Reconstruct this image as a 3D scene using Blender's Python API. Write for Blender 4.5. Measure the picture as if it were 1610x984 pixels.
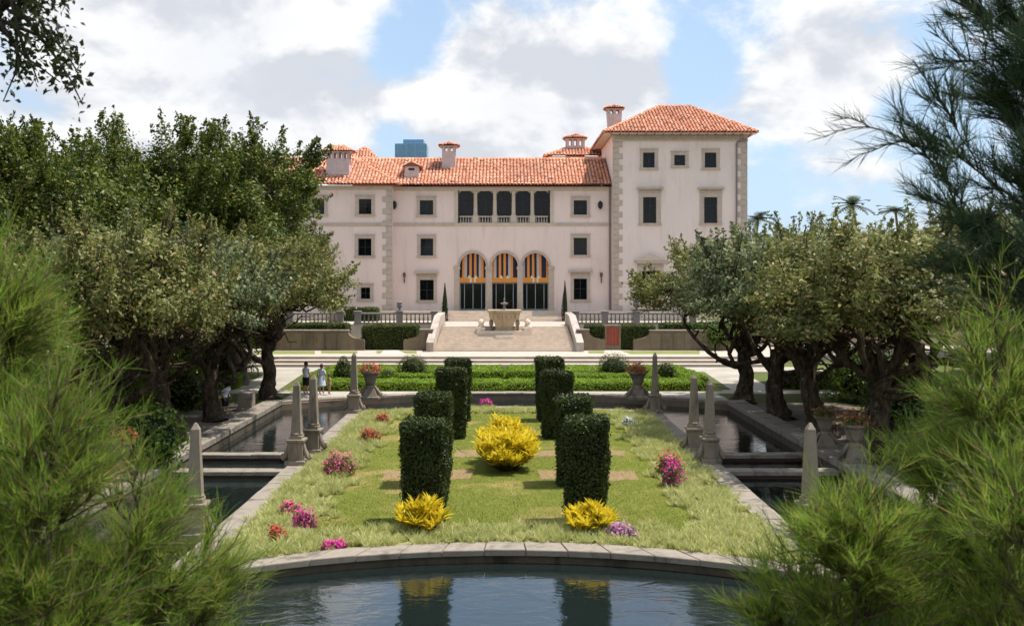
import bpy, math
import numpy as np
from mathutils import Vector

for o in list(bpy.data.objects):
    bpy.data.objects.remove(o)
SC = bpy.context.scene
COL = SC.collection
R = math.radians

# ---------------------------------------------------------------- camera
EYE = 6.5          # eye height over the garden paths (camera stands on a mound)
FPX = 1600.0       # focal length in photo pixels (photo 1610 wide)
VPX, VPY = 794.0, 435.0
cam = bpy.data.cameras.new('camera')
camo = bpy.data.objects.new('camera', cam)
COL.objects.link(camo)
camo.location = (0, 0, EYE)
camo.rotation_euler = (R(90), 0, 0)
cam.sensor_width = 36
cam.lens = 36 * FPX / 1610
cam.shift_x = (805 - VPX) / 1610
cam.shift_y = -(492 - VPY) / 1610
cam.clip_start = 0.1
cam.clip_end = 6000
cam.dof.use_dof = True
cam.dof.focus_distance = 48
cam.dof.aperture_fstop = 2.8
SC.camera = camo

# ---------------------------------------------------------------- sky
TO_SUN = Vector((0.36, 0.07, 0.93)).normalized()
world = bpy.data.worlds.new('World')
SC.world = world
world.use_nodes = True
wn = world.node_tree
wn.nodes.clear()


def wnode(t, **kw):
    n = wn.nodes.new(t)
    for k, v in kw.items():
        setattr(n, k, v)
    return n


def wlink(a, b):
    wn.links.new(a, b)


def wmath(op, a, b=None, clamp=False):
    n = wnode('ShaderNodeMath', operation=op, use_clamp=clamp)
    for i, v in enumerate((a, b)):
        if v is None:
            continue
        if isinstance(v, (int, float)):
            n.inputs[i].default_value = v
        else:
            wlink(v, n.inputs[i])
    return n.outputs[0]


def wramp(v, a, b, lo=0.0, hi=1.0, smooth=True):
    n = wnode('ShaderNodeMapRange', interpolation_type='SMOOTHSTEP' if smooth else 'LINEAR')
    wlink(v, n.inputs[0])
    for i, q in enumerate((a, b, lo, hi)):
        n.inputs[i + 1].default_value = q
    return n.outputs[0]


def wmixc(f, a, b):
    n = wnode('ShaderNodeMix', data_type='RGBA')
    wlink(f, n.inputs[0])
    for s, v in ((n.inputs[6], a), (n.inputs[7], b)):
        if isinstance(v, tuple):
            s.default_value = v
        else:
            wlink(v, s)
    return n.outputs[2]


sky = wnode('ShaderNodeTexSky', sky_type='NISHITA')
sky.sun_disc = False
sky.sun_elevation = math.asin(TO_SUN.z)
sky.sun_rotation = math.atan2(TO_SUN.x, TO_SUN.y)
sky.air_density = 1.0
sky.dust_density = 1.2
sky.ozone_density = 1.2
tc = wnode('ShaderNodeTexCoord')
DIR = tc.outputs['Generated']


def wnoise(vec, scale, detail, rough, dist=0.0, off=(0, 0, 0)):
    m = wnode('ShaderNodeMapping')
    m.inputs['Scale'].default_value = (1, 1, 1.5)
    m.inputs['Location'].default_value = off
    wlink(vec, m.inputs[0])
    n = wnode('ShaderNodeTexNoise')
    n.inputs['Scale'].default_value = scale
    n.inputs['Detail'].default_value = detail
    n.inputs['Roughness'].default_value = rough
    n.inputs['Distortion'].default_value = dist
    wlink(m.outputs[0], n.inputs['Vector'])
    return n.outputs[0]


OFF = (3.1, 1.7, 0.4)
nA = wnoise(DIR, 6.5, 9, 0.56, 0.25, OFF)
nB = wnoise(DIR, 6.5, 5, 0.56, 0.25, (OFF[0] - 0.012, OFF[1], OFF[2] - 0.055))
nC = wnoise(DIR, 2.4, 3, 0.5, 0.0, (7.7, 2.2, 5.1))
nD = wnoise(DIR, 22.0, 6, 0.6, 0.3, (1.0, 4.2, 2.2))
dens = wmath('ADD', wmath('MULTIPLY', nA, 0.75), wmath('MULTIPLY', nC, 0.35))
dens = wmath('ADD', dens, wmath('MULTIPLY', wmath('SUBTRACT', nD, 0.5), 0.21))
# cloud banks and blue gaps of this sky, as directions (photo pixel, radius, weight)
for (u, v, rad, wt) in ((470, 90, 220, .19), (880, 140, 200, .19), (250, 120, 260, .15), (1270, 150, 180, .17),
                        (720, 215, 160, .10), (1330, 40, 150, .07), (1010, 90, 80, .08),
                        (645, 75, 75, -.20), (1095, 90, 65, -.17), (1450, 170, 100, -.17), (600, 225, 70, -.10),
                        (670, 15, 90, -.08), (1230, 300, 110, -.10), (1500, 60, 110, -.08), (370, 20, 40, -.05), (830, -290, 230, -.16)):
    c = Vector(((u - VPX) / FPX, 1, (VPY - v) / FPX))
    ln = c.length
    c.normalize()
    d = wnode('ShaderNodeVectorMath', operation='DISTANCE')
    wlink(DIR, d.inputs[0])
    d.inputs[1].default_value = c
    dens = wmath('ADD', dens, wramp(d.outputs['Value'], 0.0, 1.35 * rad / FPX / ln, wt, 0.0))
mask = wramp(dens, 0.48, 0.63)
lit = wramp(wmath('ADD', wmath('SUBTRACT', nA, nB), wmath('MULTIPLY', wmath('SUBTRACT', nD, 0.5), 0.18)), -0.10, 0.10)
core = wramp(dens, 0.66, 0.92)
cl = wmixc(lit, (4.15, 4.35, 4.75, 1), (6.1, 6.15, 6.2, 1))
cl = wmixc(wmath('MULTIPLY', core, 0.45), cl, (4.7, 4.95, 5.4, 1))
veil = wmixc(wramp(nC, 0.3, 0.7, 0.5, 0.8), sky.outputs[0], (3.5, 4.8, 6.4, 1))
skyc = wmixc(mask, veil, cl)
bg = wnode('ShaderNodeBackground')
bg.inputs['Strength'].default_value = 0.128
wlink(skyc, bg.inputs['Color'])
wo = wnode('ShaderNodeOutputWorld')
wlink(bg.outputs[0], wo.inputs['Surface'])
world.cycles.sampling_method = 'MANUAL'
world.cycles.sample_map_resolution = 512

# ---------------------------------------------------------------- sun, exposure
sun = bpy.data.lights.new('sun', 'SUN')
suno = bpy.data.objects.new('sun', sun)
COL.objects.link(suno)
sun.energy = 4.8
sun.angle = R(0.6)
sun.color = (1.0, 0.955, 0.89)
suno.rotation_euler = (-TO_SUN).to_track_quat('-Z', 'Y').to_euler()
suno.location = (20, -10, 60)
SC.view_settings.view_transform = 'Standard'
SC.view_settings.look = 'None'
SC.view_settings.exposure = 0.4
SC.view_settings.gamma = 1.0
SC.view_settings.use_curve_mapping = False
SC.cycles.max_bounces = 6
SC.cycles.diffuse_bounces = 3
SC.cycles.transparent_max_bounces = 6
SC.cycles.caustics_reflective = False
SC.cycles.caustics_refractive = False
SC.cycles.use_denoising = True
SC.cycles.use_adaptive_sampling = True
SC.cycles.adaptive_threshold = 0.02
SC.cycles.adaptive_min_samples = 12


# ---------------------------------------------------------------- helpers
def ux(u, Y):
    return (u - VPX) / FPX * Y


def zv(v, Y):
    return EYE - (v - VPY) / FPX * Y


def srgb(r, g, b):
    f = lambda c: (c / 255 / 12.92) if c / 255 <= 0.04045 else ((c / 255 + 0.055) / 1.055) ** 2.4
    return (f(r), f(g), f(b))


def mesh_np(name, verts, groups):
    """verts (N,3); groups: list of (M,k) index arrays, k = 3 or 4"""
    me = bpy.data.meshes.new(name)
    verts = np.asarray(verts, np.float32)
    me.vertices.add(len(verts))
    me.vertices.foreach_set('co', verts.ravel())
    groups = [np.asarray(g, np.int32) for g in groups if len(g)]
    loops = np.concatenate([g.ravel() for g in groups])
    tot = np.concatenate([np.full(len(g), g.shape[1], np.int32) for g in groups])
    st = np.concatenate([[0], np.cumsum(tot)[:-1]]).astype(np.int32)
    me.loops.add(len(loops))
    me.loops.foreach_set('vertex_index', loops)
    me.polygons.add(len(tot))
    me.polygons.foreach_set('loop_start', st)
    me.update(calc_edges=True)
    return me


class MB:
    """collects shapes, builds ONE mesh object"""

    def __init__(self):
        self.v, self.f, self.m, self.mi = [], [], [], 0

    def mat(self, i):
        self.mi = i
        return self

    def add(self, vs, fs):
        b = len(self.v)
        self.v += [tuple(p) for p in vs]
        for f in fs:
            self.f.append(tuple(b + i for i in f))
            self.m.append(self.mi)
        return self

    def box(self, x0, x1, y0, y1, z0, z1, bev=0.0):
        if bev <= 0:
            return self.add([(x0, y0, z0), (x1, y0, z0), (x1, y1, z0), (x0, y1, z0),
                             (x0, y0, z1), (x1, y0, z1), (x1, y1, z1), (x0, y1, z1)],
                            [(0, 3, 2, 1), (4, 5, 6, 7), (0, 1, 5, 4), (1, 2, 6, 5), (2, 3, 7, 6), (3, 0, 4, 7)])
        b = bev
        self.frustum(x0, x1, y0, y1, z0, z1 - b, x0, x1, y0, y1, cap=False)
        return self.frustum(x0, x1, y0, y1, z1 - b, z1, x0 + b, x1 - b, y0 + b, y1 - b, base=False)

    def frustum(self, x0, x1, y0, y1, z0, z1, X0, X1, Y0, Y1, cap=True, base=True):
        fs = [(0, 1, 5, 4), (1, 2, 6, 5), (2, 3, 7, 6), (3, 0, 4, 7)]
        if base:
            fs.append((0, 3, 2, 1))
        if cap:
            fs.append((4, 5, 6, 7))
        return self.add([(x0, y0, z0), (x1, y0, z0), (x1, y1, z0), (x0, y1, z0),
                         (X0, Y0, z1), (X1, Y0, z1), (X1, Y1, z1), (X0, Y1, z1)], fs)

    def prism_y(self, poly, y0, y1):
        """polygon in (x,z), counter-clockwise seen from -Y, extruded along Y"""
        n = len(poly)
        vs = [(x, y0, z) for x, z in poly] + [(x, y1, z) for x, z in poly]
        fs = [tuple(range(n)), tuple(range(2 * n - 1, n - 1, -1))]
        fs += [((i + 1) % n, i, n + i, n + (i + 1) % n) for i in range(n)]
        return self.add(vs, fs)

    def prism_z(self, poly, z0, z1):
        n = len(poly)
        vs = [(x, y, z0) for x, y in poly] + [(x, y, z1) for x, y in poly]
        fs = [tuple(range(n - 1, -1, -1)), tuple(range(n, 2 * n))]
        fs += [(i, (i + 1) % n, n + (i + 1) % n, n + i) for i in range(n)]
        return self.add(vs, fs)

    def lathe(self, prof, cx=0, cy=0, n=16, cap=True):
        vs = []
        for r, z in prof:
            for k in range(n):
                a = 2 * math.pi * k / n
                vs.append((cx + r * math.cos(a), cy + r * math.sin(a), z))
        fs = []
        for i in range(len(prof) - 1):
            for k in range(n):
                fs.append((i * n + k, i * n + (k + 1) % n, (i + 1) * n + (k + 1) % n, (i + 1) * n + k))
        if cap:
            fs.append(tuple(range(n - 1, -1, -1)))
            fs.append(tuple(range((len(prof) - 1) * n, len(prof) * n)))
        return self.add(vs, fs)

    def tube(self, pts, rad, n=6, rng=None, jit=0.16):
        pts = [Vector(p) for p in pts]
        vs, fs = [], []
        for i, p in enumerate(pts):
            t = (pts[min(i + 1, len(pts) - 1)] - pts[max(i - 1, 0)])
            t = t.normalized() if t.length > 1e-6 else Vector((0, 0, 1))
            a = t.cross(Vector((0.31, 0.89, 0.33)))
            if a.length < 1e-3:
                a = t.cross(Vector((1, 0, 0)))
            a.normalize()
            b = t.cross(a)
            r = rad[i] if hasattr(rad, '__len__') else rad
            for k in range(n):
                q = 2 * math.pi * k / n
                rk = r * (1 + jit * rng.normal()) if rng is not None else r
                vs.append(p + a * (rk * math.cos(q)) + b * (rk * math.sin(q)))
        for i in range(len(pts) - 1):
            for k in range(n):
                fs.append((i * n + k, i * n + (k + 1) % n, (i + 1) * n + (k + 1) % n, (i + 1) * n + k))
        fs.append(tuple(range(n - 1, -1, -1)))
        fs.append(tuple(range((len(pts) - 1) * n, len(pts) * n)))
        return self.add(vs, fs)

    def mesh(self, name):
        me = bpy.data.meshes.new(name)
        me.from_pydata(self.v, [], self.f)
        if any(self.m):
            me.polygons.foreach_set('material_index', self.m)
        me.update()
        return me

    def build(self, name, mats, parent=None, loc=(0, 0, 0), rz=0, smooth=False):
        return obj(name, self.mesh(name), mats, parent, loc, rz, smooth)


def obj(name, me, mats, parent=None, loc=(0, 0, 0), rz=0, smooth=False):
    o = bpy.data.objects.new(name, me)
    COL.objects.link(o)
    if mats is not None and not me.materials:
        for m in (mats if isinstance(mats, (list, tuple)) else [mats]):
            me.materials.append(m)
    if smooth:
        me.polygons.foreach_set('use_smooth', [True] * len(me.polygons))
    o.location = loc
    o.rotation_euler = (0, 0, rz)
    if parent:
        o.parent = parent
    return o


def tag(o, label, cat, group=None):
    o['label'] = label
    o['category'] = cat
    if group:
        o['group'] = group
    return o


def structure(o, label=None):
    o['kind'] = 'structure'
    if label:
        o['label'] = label
    return o


def stuff(o, label=None, cat=None):
    o['kind'] = 'stuff'
    if label:
        o['label'] = label
    if cat:
        o['category'] = cat
    return o


def thing(name, label, cat, loc=(0, 0, 0), rz=0, group=None):
    o = bpy.data.objects.new(name, None)
    COL.objects.link(o)
    o.empty_display_size = 0.3
    o.location = loc
    o.rotation_euler = (0, 0, rz)
    return tag(o, label, cat, group)


def dup(root, loc, rz=0, label=None, group=None, scale=1.0):
    r = root.copy()
    COL.objects.link(r)
    r.location = loc
    r.rotation_euler = (0, 0, rz)
    r.scale = (scale,) * 3 if not hasattr(scale, '__len__') else scale
    if label:
        r['label'] = label
    if group:
        r['group'] = group
    for ch in list(root.children):
        c = ch.copy()
        COL.objects.link(c)
        c.parent = r
        for g in list(ch.children):
            d = g.copy()
            COL.objects.link(d)
            d.parent = c
    return r


# ---------------------------------------------------------------- materials
class NT:
    def __init__(self, name):
        self.m = bpy.data.materials.new(name)
        self.m.use_nodes = True
        self.t = self.m.node_tree
        self.b = self.t.nodes['Principled BSDF']
        self.out = self.t.nodes['Material Output']

    def n(self, typ, **kw):
        x = self.t.nodes.new(typ)
        for k, v in kw.items():
            setattr(x, k, v)
        return x

    def l(self, a, b):
        self.t.links.new(a, b)

    def noise(self, scale, detail=5, rough=0.55, sc=(1, 1, 1), coord='Object', dist=0.0):
        tcn = self.n('ShaderNodeTexCoord')
        mp = self.n('ShaderNodeMapping')
        mp.inputs['Scale'].default_value = sc
        if coord == 'World':
            g = self.n('ShaderNodeNewGeometry')
            self.l(g.outputs['Position'], mp.inputs[0])
        else:
            self.l(tcn.outputs[coord], mp.inputs[0])
        x = self.n('ShaderNodeTexNoise')
        x.inputs['Scale'].default_value = scale
        x.inputs['Detail'].default_value = detail
        x.inputs['Roughness'].default_value = rough
        x.inputs['Distortion'].default_value = dist
        self.l(mp.outputs[0], x.inputs['Vector'])
        return x.outputs[0]

    def ramp(self, v, a, b, lo=0.0, hi=1.0):
        x = self.n('ShaderNodeMapRange', interpolation_type='SMOOTHSTEP')
        self.l(v, x.inputs[0])
        for i, q in enumerate((a, b, lo, hi)):
            x.inputs[i + 1].default_value = q
        return x.outputs[0]

    def mix(self, f, a, b, blend='MIX'):
        x = self.n('ShaderNodeMix', data_type='RGBA', blend_type=blend)
        for s, v in ((x.inputs[0], f), (x.inputs[6], a), (x.inputs[7], b)):
            if isinstance(v, (tuple, list)):
                s.default_value = tuple(v) + ((1,) if len(v) == 3 else ())
            elif isinstance(v, (int, float)):
                s.default_value = v
            else:
                self.l(v, s)
        return x.outputs[2]

    def color(self, c):
        if isinstance(c, (tuple, list)):
            self.b.inputs['Base Color'].default_value = tuple(c) + (1,)
        else:
            self.l(c, self.b.inputs['Base Color'])
        return self

    def rough(self, v):
        self.b.inputs['Roughness'].default_value = v
        return self

    def spec(self, v):
        self.b.inputs['Specular IOR Level'].default_value = v
        return self

    def bump(self, h, strength=0.4, dist=0.02):
        x = self.n('ShaderNodeBump')
        x.inputs['Strength'].default_value = strength
        x.inputs['Distance'].default_value = dist
        self.l(h, x.inputs['Height'])
        self.l(x.outputs[0], self.b.inputs['Normal'])
        return self


def stone_mat(name, base, dark, scale=1.0, stain=0.6, rough=0.85, coord='World', streak=True):
    t = NT(name)
    a = t.noise(3.0 * scale, 8, 0.65, coord=coord)
    b = t.noise(1.1 * scale, 5, 0.6, sc=(1, 1, 0.25) if streak else (1, 1, 1), coord=coord, dist=0.4)
    g = t.noise(30 * scale, 4, 0.6, coord=coord)
    c = t.mix(t.ramp(a, 0.3, 0.75), tuple(x * 0.82 for x in base), base)
    c = t.mix(t.ramp(b, 0.48, 0.72, 0, stain), c, dark)
    c = t.mix(t.ramp(g, 0.45, 0.8, 0, 0.35), c, tuple(x * 0.6 for x in base))
    t.color(c).rough(rough).spec(0.25)
    t.bump(t.noise(18 * scale, 6, 0.6, coord=coord), 0.5, 0.02)
    return t.m


def leaf_mat(name, c1, c2, trans=0.35, patch=0.5, c3=None, rough=0.5, spec=0.28, pscale=0.7):
    """leaf colours vary leaf by leaf (island) and branch by branch (soft noise)"""
    t = NT(name)
    g = t.n('ShaderNodeNewGeometry')
    isl = g.outputs['Random Per Island']
    nz = t.ramp(t.noise(pscale, 3, 0.5, coord='World'), 0.32, 0.68)
    f = t.n('ShaderNodeMath', operation='MULTIPLY_ADD')
    t.l(nz, f.inputs[0])
    f.inputs[1].default_value = patch
    sc = t.n('ShaderNodeMath', operation='MULTIPLY')
    t.l(isl, sc.inputs[0])
    sc.inputs[1].default_value = 1 - patch
    t.l(sc.outputs[0], f.inputs[2])
    c = t.mix(f.outputs[0], c1, c2)
    if c3:
        w = t.n('ShaderNodeTexWhiteNoise', noise_dimensions='1D')
        t.l(isl, w.inputs['W'])
        c = t.mix(t.ramp(w.outputs[0], 0.90, 0.93), c, c3)
    t.color(c).rough(rough).spec(spec)
    tr = t.n('ShaderNodeBsdfTranslucent')
    t.l(c, tr.inputs['Color'])
    mx = t.n('ShaderNodeMixShader')
    mx.inputs[0].default_value = trans
    t.l(t.b.outputs[0], mx.inputs[1])
    t.l(tr.outputs[0], mx.inputs[2])
    t.l(mx.outputs[0], t.out.inputs['Surface'])
    return t.m


def plain_mat(name, c, rough=0.6, var=0.2, scale=6, spec=0.3, metal=0.0):
    t = NT(name)
    n = t.noise(scale, 5, 0.6, coord='World')
    t.color(t.mix(n, tuple(x * (1 - var) for x in c), tuple(min(1, x * (1 + var)) for x in c)))
    t.rough(rough).spec(spec)
    t.b.inputs['Metallic'].default_value = metal
    return t.m


M = {}


def make_materials():
    # --- stucco
    def stucco(name, col, dirt):
        t = NT(name)
        a = t.noise(0.35, 6, 0.6, sc=(1, 1, 0.6), coord='World')
        s = t.noise(1.6, 6, 0.65, sc=(1, 1, 0.12), coord='World')
        c = t.mix(t.ramp(a, 0.3, 0.7), tuple(x * 0.93 for x in col), col)
        c = t.mix(t.ramp(s, 0.48, 0.76, 0, 0.42), c, tuple(x * 0.88 for x in dirt))
        c = t.mix(t.ramp(t.noise(4, 8, 0.7, coord='World'), 0.5, 0.75, 0, 0.16), c, dirt)
        t.color(c).rough(0.9).spec(0.15)
        t.bump(t.noise(25, 4, 0.6, coord='World'), 0.25, 0.01)
        return t.m
    M['stucco'] = stucco('stucco_rose', (0.86, 0.685, 0.61), (0.62, 0.46, 0.39))
    M['stucco_tower'] = stucco('stucco_tower', (0.86, 0.71, 0.64), (0.62, 0.49, 0.42))
    M['trim'] = stone_mat('trim_stone', (0.60, 0.485, 0.395), (0.32, 0.25, 0.20), 1.0, 0.45)
    M['trim_pale'] = stone_mat('trim_stone_pale', (0.68, 0.56, 0.45), (0.42, 0.36, 0.31), 1.0, 0.35)
    M['chimney'] = stone_mat('chimney_stucco', (0.62, 0.52, 0.50), (0.33, 0.30, 0.30), 0.8, 0.5)
    # --- roof tiles: each tile its own tone
    t = NT('roof_tile')
    g = t.n('ShaderNodeNewGeometry')
    isl = g.outputs['Random Per Island']
    c = t.mix(isl, (0.64, 0.255, 0.145), (0.84, 0.43, 0.27))
    w = t.n('ShaderNodeTexWhiteNoise', noise_dimensions='1D')
    t.l(isl, w.inputs['W'])
    c = t.mix(t.ramp(w.outputs[0], 0.80, 0.9), c, (0.78, 0.46, 0.33))
    c = t.mix(t.ramp(w.outputs[0], 0.03, 0.10, 0.75, 0.0), c, (0.22, 0.09, 0.065))
    c = t.mix(t.ramp(t.noise(0.8, 6, 0.7, coord='World'), 0.56, 0.8, 0, 0.3), c, (0.36, 0.17, 0.12))
    c = t.mix(t.ramp(t.noise(0.22, 5, 0.65, coord='World', dist=0.6), 0.45, 0.7, 0, 0.4), c, (0.42, 0.21, 0.145))
    t.color(c).rough(0.85).spec(0.2)
    M['tile'] = t.m
    M['tile_under'] = plain_mat('tile_underlay', (0.30, 0.115, 0.08), 0.9)
    # --- garden stone
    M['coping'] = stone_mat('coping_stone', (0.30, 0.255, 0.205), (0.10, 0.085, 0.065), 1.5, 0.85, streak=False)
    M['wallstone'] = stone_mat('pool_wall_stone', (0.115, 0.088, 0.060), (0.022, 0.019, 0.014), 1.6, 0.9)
    M['obelisk'] = stone_mat('obelisk_stone', (0.29, 0.235, 0.18), (0.07, 0.058, 0.045), 1.8, 0.8)
    M['stair'] = stone_mat('stair_stone', (0.72, 0.60, 0.49), (0.46, 0.34, 0.26), 0.8, 0.4, streak=False)
    M['terrace'] = stone_mat('terrace_stone', (0.50, 0.43, 0.36), (0.34, 0.28, 0.23), 0.6, 0.5, streak=False)
    M['tanwall'] = stone_mat('tan_wall_stone', (0.25, 0.185, 0.13), (0.10, 0.075, 0.055), 0.8, 0.7)
    M['fountain'] = stone_mat('fountain_stone', (0.44, 0.345, 0.225), (0.18, 0.13, 0.08), 1.2, 0.6)
    M['cheek'] = stone_mat('cheek_stone', (0.50, 0.43, 0.37), (0.26, 0.18, 0.14), 0.9, 0.6)
    M['baluster'] = stone_mat('baluster_stone', (0.26, 0.235, 0.215), (0.12, 0.11, 0.10), 1.2, 0.6)
    M['brick_red'] = stone_mat('red_weir_stone', (0.11, 0.055, 0.038), (0.06, 0.035, 0.03), 1.2, 0.6)
    M['red_door'] = plain_mat('red_door_paint', (0.30, 0.065, 0.042), 0.6, 0.3)
    M['soil_red'] = stone_mat('red_bed_soil', (0.29, 0.195, 0.10), (0.20, 0.185, 0.06), 2.0, 0.6, streak=False)
    # --- glass etc
    t = NT('window_glass')
    t.color((0.006, 0.007, 0.008)).rough(0.08).spec(0.28)
    t.bump(t.noise(0.8, 2, 0.5, coord='World'), 0.2, 0.02)
    M['glass'] = t.m
    M['frame_dark'] = plain_mat('window_frame_dark', (0.035, 0.038, 0.04), 0.5)
    M['frame_grey'] = plain_mat('door_frame_grey', (0.33, 0.36, 0.37), 0.5)
    M['iron'] = plain_mat('wrought_iron', (0.02, 0.02, 0.022), 0.5)
    M['rust'] = plain_mat('sconce_bronze', (0.16, 0.075, 0.05), 0.5)
    M['pipe'] = plain_mat('downpipe_grey', (0.22, 0.19, 0.18), 0.6)
    M['aw_orange'] = plain_mat('awning_orange', (0.66, 0.26, 0.055), 0.8, 0.12)
    M['aw_navy'] = plain_mat('awning_navy', (0.022, 0.02, 0.045), 0.8, 0.2)
    M['aw_grey'] = plain_mat('awning_grey', (0.46, 0.40, 0.38), 0.8, 0.15)
    M['aw_cream'] = plain_mat('awning_cream', (0.75, 0.60, 0.36), 0.8, 0.12)
    t = NT('tower_block_hazy_glass')  # glass blue with distance haze mixed into its colours
    wv = t.n('ShaderNodeTexBrick')
    wv.offset = 0.0
    wv.inputs['Color1'].default_value = (0.13, 0.27, 0.44, 1)
    wv.inputs['Color2'].default_value = (0.16, 0.31, 0.48, 1)
    wv.inputs['Mortar'].default_value = (0.24, 0.38, 0.52, 1)
    wv.inputs['Scale'].default_value = 0.16
    wv.inputs['Mortar Size'].default_value = 0.03
    tcn = t.n('ShaderNodeTexCoord')
    mp = t.n('ShaderNodeMapping')
    mp.inputs['Rotation'].default_value = (R(90), 0, 0)
    t.l(tcn.outputs['Object'], mp.inputs[0])
    t.l(mp.outputs[0], wv.inputs['Vector'])
    t.color(wv.outputs[0]).rough(0.35)
    M['skyscraper'] = t.m
    # --- ground
    t = NT('ground_grass_soil')
    a = t.noise(0.25, 6, 0.6, coord='World')
    b = t.noise(5, 8, 0.7, coord='World')
    c = t.mix(t.ramp(a, 0.35, 0.65), (0.075, 0.085, 0.03), (0.10, 0.135, 0.032))
    c = t.mix(t.ramp(b, 0.4, 0.75, 0, 0.6), c, (0.12, 0.10, 0.06))
    t.color(c).rough(0.95).spec(0.1)
    t.bump(t.noise(12, 6, 0.7, coord='World'), 0.6, 0.04)
    M['ground'] = t.m
    t = NT('lawn_turf')
    a = t.noise(0.30, 6, 0.62, coord='World', dist=0.5)
    b = t.noise(1.7, 7, 0.7, coord='World')
    d = t.noise(9, 6, 0.7, coord='World')
    c = t.mix(t.ramp(b, 0.3, 0.7), (0.13, 0.15, 0.025), (0.19, 0.205, 0.04))
    c = t.mix(t.ramp(a, 0.52, 0.68, 0, 0.8), c, (0.38, 0.28, 0.12))
    c = t.mix(t.ramp(d, 0.4, 0.75, 0, 0.5), c, (0.055, 0.085, 0.014))
    t.color(c).rough(0.95).spec(0.1)
    t.bump(t.noise(40, 5, 0.7, coord='World'), 0.8, 0.03)
    M['lawn'] = t.m
    M['grass_far'] = stone_mat('terrace_grass', (0.20, 0.23, 0.06), (0.28, 0.24, 0.10), 0.6, 0.6, streak=False)
    M['bed'] = stone_mat('border_soil', (0.30, 0.27, 0.12), (0.20, 0.15, 0.075), 2.0, 0.7, streak=False)
    t = NT('gravel_path')
    a = t.noise(0.4, 6, 0.6, coord='World')
    b = t.noise(45, 4, 0.7, coord='World')
    c = t.mix(t.ramp(a, 0.3, 0.7), (0.35, 0.31, 0.26), (0.48, 0.44, 0.38))
    c = t.mix(t.ramp(b, 0.35, 0.7, 0, 0.5), c, (0.24, 0.21, 0.18))
    t.color(c).rough(0.95).spec(0.1)
    t.bump(b, 0.6, 0.02)
    M['path'] = t.m
    M['path_shaded'] = stone_mat('shaded_walk_gravel', (0.20, 0.165, 0.125), (0.10, 0.08, 0.055), 1.0, 0.7, streak=False)  # gravel of the canal walks, darkened in colour for the tree shade
    M['pool_bed'] = plain_mat('pool_bed', (0.02, 0.022, 0.012), 0.9)
    # --- water
    t = NT('pool_water')
    t.color((0.009, 0.014, 0.013)).rough(0.03)
    t.b.inputs['IOR'].default_value = 1.8
    n1 = t.noise(1.0, 4, 0.55, sc=(1.0, 1.5, 1), coord='World', dist=0.6)
    n2 = t.noise(5.0, 3, 0.6, sc=(0.8, 1.5, 1), coord='World')
    ad = t.n('ShaderNodeMath', operation='MULTIPLY_ADD')
    t.l(n2, ad.inputs[0])
    ad.inputs[1].default_value = 0.22
    t.l(n1, ad.inputs[2])
    t.bump(ad.outputs[0], 0.20, 0.07)
    M['water'] = t.m
    # --- bark and leaves
    def bark(name, c1, c2):
        t = NT(name)
        n1 = t.noise(7, 8, 0.7, sc=(1, 1, 0.3), coord='World', dist=0.5)
        n2 = t.noise(1.3, 5, 0.6, coord='World')
        n3 = t.noise(4.0, 4, 0.6, coord='World')
        c = t.mix(t.ramp(n1, 0.35, 0.65), c2, c1)
        c = t.mix(t.ramp(n2, 0.5, 0.7, 0, 0.7), c, c2)
        c = t.mix(t.ramp(n3, 0.6, 0.7, 0, 0.5), c, (0.24, 0.23, 0.19))
        t.color(c).rough(0.95).spec(0.1)
        t.bump(n1, 1.0, 0.08)
        return t.m
    M['bark'] = stone_mat('oak_bark', (0.125, 0.09, 0.062), (0.035, 0.028, 0.022), 2.2, 0.7)
    M['bark_pale'] = bark('gnarled_bark', (0.12, 0.084, 0.056), (0.03, 0.022, 0.016))
    M['bark_dark'] = stone_mat('dark_bark', (0.05, 0.038, 0.03), (0.02, 0.016, 0.014), 2.0, 0.6)
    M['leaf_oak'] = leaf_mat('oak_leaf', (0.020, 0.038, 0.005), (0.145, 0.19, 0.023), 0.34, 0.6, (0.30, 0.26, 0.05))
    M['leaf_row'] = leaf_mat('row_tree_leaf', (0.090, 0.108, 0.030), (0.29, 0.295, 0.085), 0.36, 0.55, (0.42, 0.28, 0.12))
    M['leaf_blue'] = leaf_mat('blue_green_leaf', (0.060, 0.088, 0.038), (0.22, 0.255, 0.11), 0.32, 0.55, (0.36, 0.34, 0.20))
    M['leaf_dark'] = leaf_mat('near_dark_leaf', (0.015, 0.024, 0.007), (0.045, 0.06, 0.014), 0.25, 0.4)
    M['leaf_shrub'] = leaf_mat('shrub_leaf', (0.05, 0.09, 0.012), (0.14, 0.22, 0.03), 0.35, 0.4)
    M['leaf_topiary'] = leaf_mat('topiary_leaf', (0.014, 0.024, 0.005), (0.058, 0.085, 0.013), 0.18, 0.55, (0.085, 0.075, 0.022), pscale=1.6)
    M['leaf_box'] = leaf_mat('parterre_leaf', (0.14, 0.225, 0.013), (0.26, 0.38, 0.03), 0.30, 0.5)
    M['leaf_hedge'] = leaf_mat('terrace_hedge_leaf', (0.035, 0.055, 0.010), (0.115, 0.14, 0.024), 0.25, 0.4)
    M['leaf_cypress'] = leaf_mat('cypress_leaf', (0.022, 0.036, 0.012), (0.05, 0.075, 0.022), 0.2, 0.3)
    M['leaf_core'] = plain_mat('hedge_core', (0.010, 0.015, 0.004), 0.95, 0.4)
    M['croton'] = leaf_mat('croton_leaf', (0.58, 0.42, 0.014), (0.88, 0.71, 0.04), 0.42, 0.25, (0.34, 0.36, 0.035), rough=0.4)
    M['needle'] = leaf_mat('pine_needle', (0.105, 0.175, 0.02), (0.29, 0.40, 0.06), 0.62, 0.45, (0.42, 0.28, 0.10), pscale=1.6)
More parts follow.
